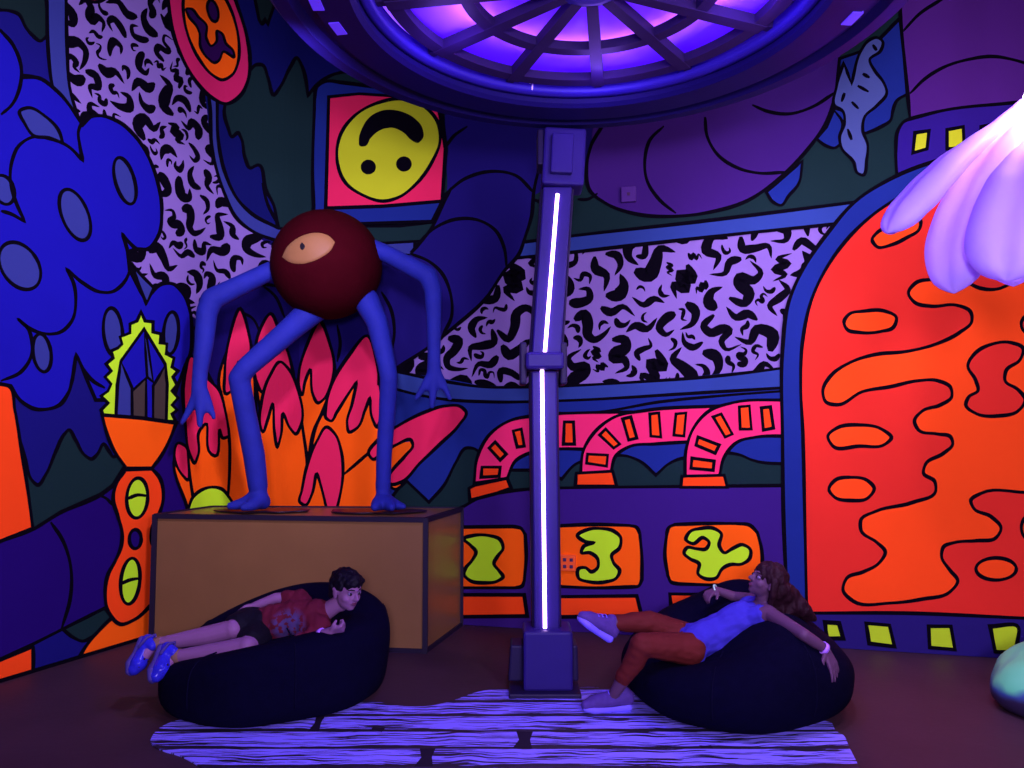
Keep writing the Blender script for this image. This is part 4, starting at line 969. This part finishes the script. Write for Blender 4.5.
def croc(an, d, up, parent):
    an, d, up = V(an), V(d).normalized(), V(up); up = (up - d * up.dot(d)).normalized(); s = d.cross(up); heel = an - d * .05 - up * .055; toe = an + d * .14 - up * .055
    e = fuse('clog', [('c', [heel + up * .03, heel + d * .06 + up * .035, toe - d * .06 + up * .038, toe - d * .03 + up * .026], [.037, .037, .047, .036]), ('c', [heel + d * .02 + up * .05, heel + d * .03 + up * .075], [.038, .032])], MATS['shoe_blue'], parent, .005, 5)
    fuse('sole', [('c', [heel + up * .0 + s * q * .016, heel + d * .08 + s * q * .013, toe - d * .05 + s * q * .026, toe - d * .01 + up * .006 + s * q * .01], [.021, .02, .022, .018]) for q in (-1, 0, 1)], MATS['shoe_sole_blue'], e, .005, 4)
    bm = bmesh.new(); b_tube(bm, [heel + d * .06 + s * .045 + up * .03, heel + d * .0 + s * .042 + up * .055, heel - d * .035 + up * .06, heel - s * .042 + up * .055, heel + d * .06 - s * .045 + up * .03], .008, 8); from_bm('heel_strap', bm, MATS['shoe_sole_blue'], e, True)
    for q in range(3):
        for r_ in (-1, 1):
            bm = bmesh.new(); b_ball(bm, toe - d * (.035 + .022 * q) + up * (.066 + .006 * q) + s * r_ * .015, .006, None, 8, 6); from_bm('vent_hole', bm, MATS['iris_dark'], e, True)
croc(anF + V((-.015, -.03, -.015)), (-.12, -.62, -.78), (1, -.3, .1), boy)
croc(anN + V((-.01, -.02, .01)), (.02, -.72, -.68), (1, -.1, .1), boy)
band('sock', anF.lerp(knF, .06), anF - knF, .030, .028, MATS['sock_tan'], boy, .008); band('sock', anN.lerp(knN, .06), anN - knN, .030, .024, MATS['sock_tan'], boy, .008)
band('wristband', wrN.lerp(elN, .28), wrN - elN, .028, .014, MATS['band_violet'], boy)

# ------------------------------------------------------------------ hanging inflatable flower lamp
mat('petal_white', (.72, .60, .95), rough=.45, var=.08, scale=4, bump=.35, bscale=16)
pb = MATS['petal_white'].node_tree.nodes['Principled BSDF']; nt = MATS['petal_white'].node_tree
tr = nt.nodes.new('ShaderNodeBsdfTranslucent'); tr.inputs[0].default_value = (.62, .42, .95, 1); ms = nt.nodes.new('ShaderNodeMixShader'); ms.inputs[0].default_value = .5
nt.links.new(pb.outputs[0], ms.inputs[1]); nt.links.new(tr.outputs[0], ms.inputs[2]); nt.links.new(ms.outputs[0], nt.nodes['Material Output'].inputs[0])
mat('lamp_core', (1, .95, 1), var=0, emit=(1, .78, 1), estr=9)
mat('flower_cap', (.12, .3, .14), rough=.5)
FYd = 3.1
fc = P(1046, 92, FYd)
flo = empty('flower_lamp', fc, 'giant white inflatable flower lamp hanging at the upper right, glowing violet', 'hanging lamp')
def petal(pts, wmax, thick):
    # pts: centre line (world). inflated tongue, with quilted seam along the middle
    nL, nU = 26, 20; pts = [V(p) for p in pts]; C_ = crv(' '.join('%f,%f' % (p.x, p.z) for p in pts), False, 8); Cy = crv(' '.join('%f,%f' % (i, p.y) for i, p in enumerate(pts)), False, 8)
    cl = [V((C_[i][0], Cy[i][1], C_[i][1])) for i in range(len(C_))]
    bm = bmesh.new(); rings = []; nC = len(cl) - 1
    for j in range(nL + 1):
        q = j / nL; i = min(int(q * nC), nC - 1); p = cl[i].lerp(cl[i + 1], q * nC - i); d = (cl[i + 1] - cl[i]).normalized()
        out = (p - (fc + V((0, 0, -.5)))); out.z *= .2; out = (out - d * out.dot(d)).normalized(); s = d.cross(out)
        wv = wmax * (.30 + .70 * math.sin(min(1, q * 1.32) * math.pi / 2) ** 1.3) * math.sqrt(max(0.0, 1 - max(0, (q - .72) / .28) ** 2)) + .0005
        th = thick * wv / wmax + .0003; ring = []
        for k in range(nU):
            t = 2 * math.pi * k / nU; cx, cy = math.cos(t), math.sin(t); pinch = 1 - .38 * math.exp(-(cx / .16) ** 2)
            rip = 1 + .05 * math.sin(q * 40 + cx * 3) * abs(cy)
            ring.append(bm.verts.new(p + s * wv * cx + out * th * cy * pinch * rip))
        rings.append(ring)
    for a, b in zip(rings, rings[1:]):
        for k in range(nU): bm.faces.new((a[k], a[(k + 1) % nU], b[(k + 1) % nU], b[k]))
    bm.faces.new(rings[0][::-1]); bm.faces.new(rings[-1])
    o = from_bm('petal', bm, MATS['petal_white'], flo, True); subsurf(o, 1)
petal([fc + V((-.08, 0, -.03)), P(1000, 126, 3.08), P(950, 165, 3.02), P(912, 205, 2.98), P(887, 233, 2.96)], .112, .065)
petal([fc + V((-.05, -.05, -.06)), P(1008, 140, 3.0), P(980, 185, 2.95), P(960, 240, 2.92), P(954, 294, 2.90)], .15, .085)
petal([fc + V((0, -.08, -.08)), P(1032, 150, 2.9), P(1020, 190, 2.75), P(1011, 240, 2.68), P(1007, 282, 2.66)], .155, .09)
petal([fc + V((.08, -.06, -.06)), P(1080, 140, 2.95), P(1090, 190, 2.85), P(1096, 240, 2.82), P(1098, 285, 2.80)], .14, .09)
petal([fc + V((.1, 0, -.04)), P(1100, 125, 3.1), P(1150, 165, 3.1), P(1185, 205, 3.1), P(1205, 240, 3.1)], .12, .08)
for dx in (.12, .34): petal([fc + V((dx * .2, .08, -.05)), fc + V((dx * .7, .3, -.2)), fc + V((dx * 1.2, .45, -.5)), fc + V((dx * 1.4, .5, -.75))], .13, .085)
bm = bmesh.new(); b_ball(bm, fc + V((.0, .0, -.03)), (.09, .08, .08), None, 32, 20); from_bm('glowing_core', bm, MATS['lamp_core'], flo, True)
bm = bmesh.new(); b_lathe(bm, [(.0001, .03), (.05, .04), (.055, .08), (.03, .12), (.015, .3), (.012, WALL_TOP - fc.z), (.0001, WALL_TOP - fc.z)], fc, 32); from_bm('hanging_stem', bm, MATS['flower_cap'], flo, True)
lamp('flower_bulb', 'POINT', fc + V((0, .0, -.28)), None, 36, (.8, .5, 1), .06)
lamp('flower_bulb', 'POINT', fc + V((-.14, -.02, -.16)), None, 45, (1, .62, 1), .03)
lamp('flower_bulb', 'POINT', fc + V((-.02, -.22, .02)), None, 36, (1, .62, 1), .03)

# ------------------------------------------------------------------ painted rock at the right edge
gr = bpy.data.materials.new('rock_paint'); gr.use_nodes = True; nt = gr.node_tree; pb = nt.nodes['Principled BSDF']
tc = N('TexCoord'); mp = N('Mapping'); mp.inputs['Rotation'].default_value = (0, R(35), R(10)); mp.inputs['Scale'].default_value = (1.5, 6, 9); Lk(tc.outputs['Object'], mp.inputs[0])
nz = N('TexNoise'); nz.inputs['Scale'].default_value = .5; nz.inputs['Detail'].default_value = 2; Lk(mp.outputs[0], nz.inputs['Vector'])
sp = N('SeparateXYZ'); Lk(tc.outputs['Object'], sp.inputs[0])
cr = N('ValToRGB'); e0 = cr.color_ramp.elements; e0[0].position = .42; e0[0].color = (.03, .02, .06, 1); e0[1].position = .60; e0[1].color = (.10, .55, .22, 1)
x = cr.color_ramp.elements.new(.50); x.color = (.03, .07, .2, 1)
Lk(mth('ADD', nz.outputs['Fac'], mth('MULTIPLY', mth('ADD', sp.outputs[2], -.2), 1.6)), cr.inputs[0]); Lk(cr.outputs[0], pb.inputs['Base Color']); pb.inputs['Roughness'].default_value = .5
rc = FL(1089, 714); vs = []
bm = bmesh.new(); b_ball(bm, (0, 0, 0), (.47, .34, .20), None, 40, 26)
for v in bm.verts:
    n_ = noise.noise(v.co * 5) * .02 + noise.noise(v.co * 12) * .008; v.co += v.co.normalized() * n_; v.co.z = max(v.co.z, -.16)
    v.co.z += .16
for v in bm.verts: v.co += V((rc.x, rc.y, 0)) if False else V((0, 0, 0))
ro = from_bm('painted_rock', bm, gr, None, True); ro.location = (rc.x - .0, rc.y + .05, .003); ro.rotation_euler = (0, R(-12), R(12)); ro.location.z = .03
tag(ro, 'green and dark blue painted rock on the floor at the right edge', 'rock')
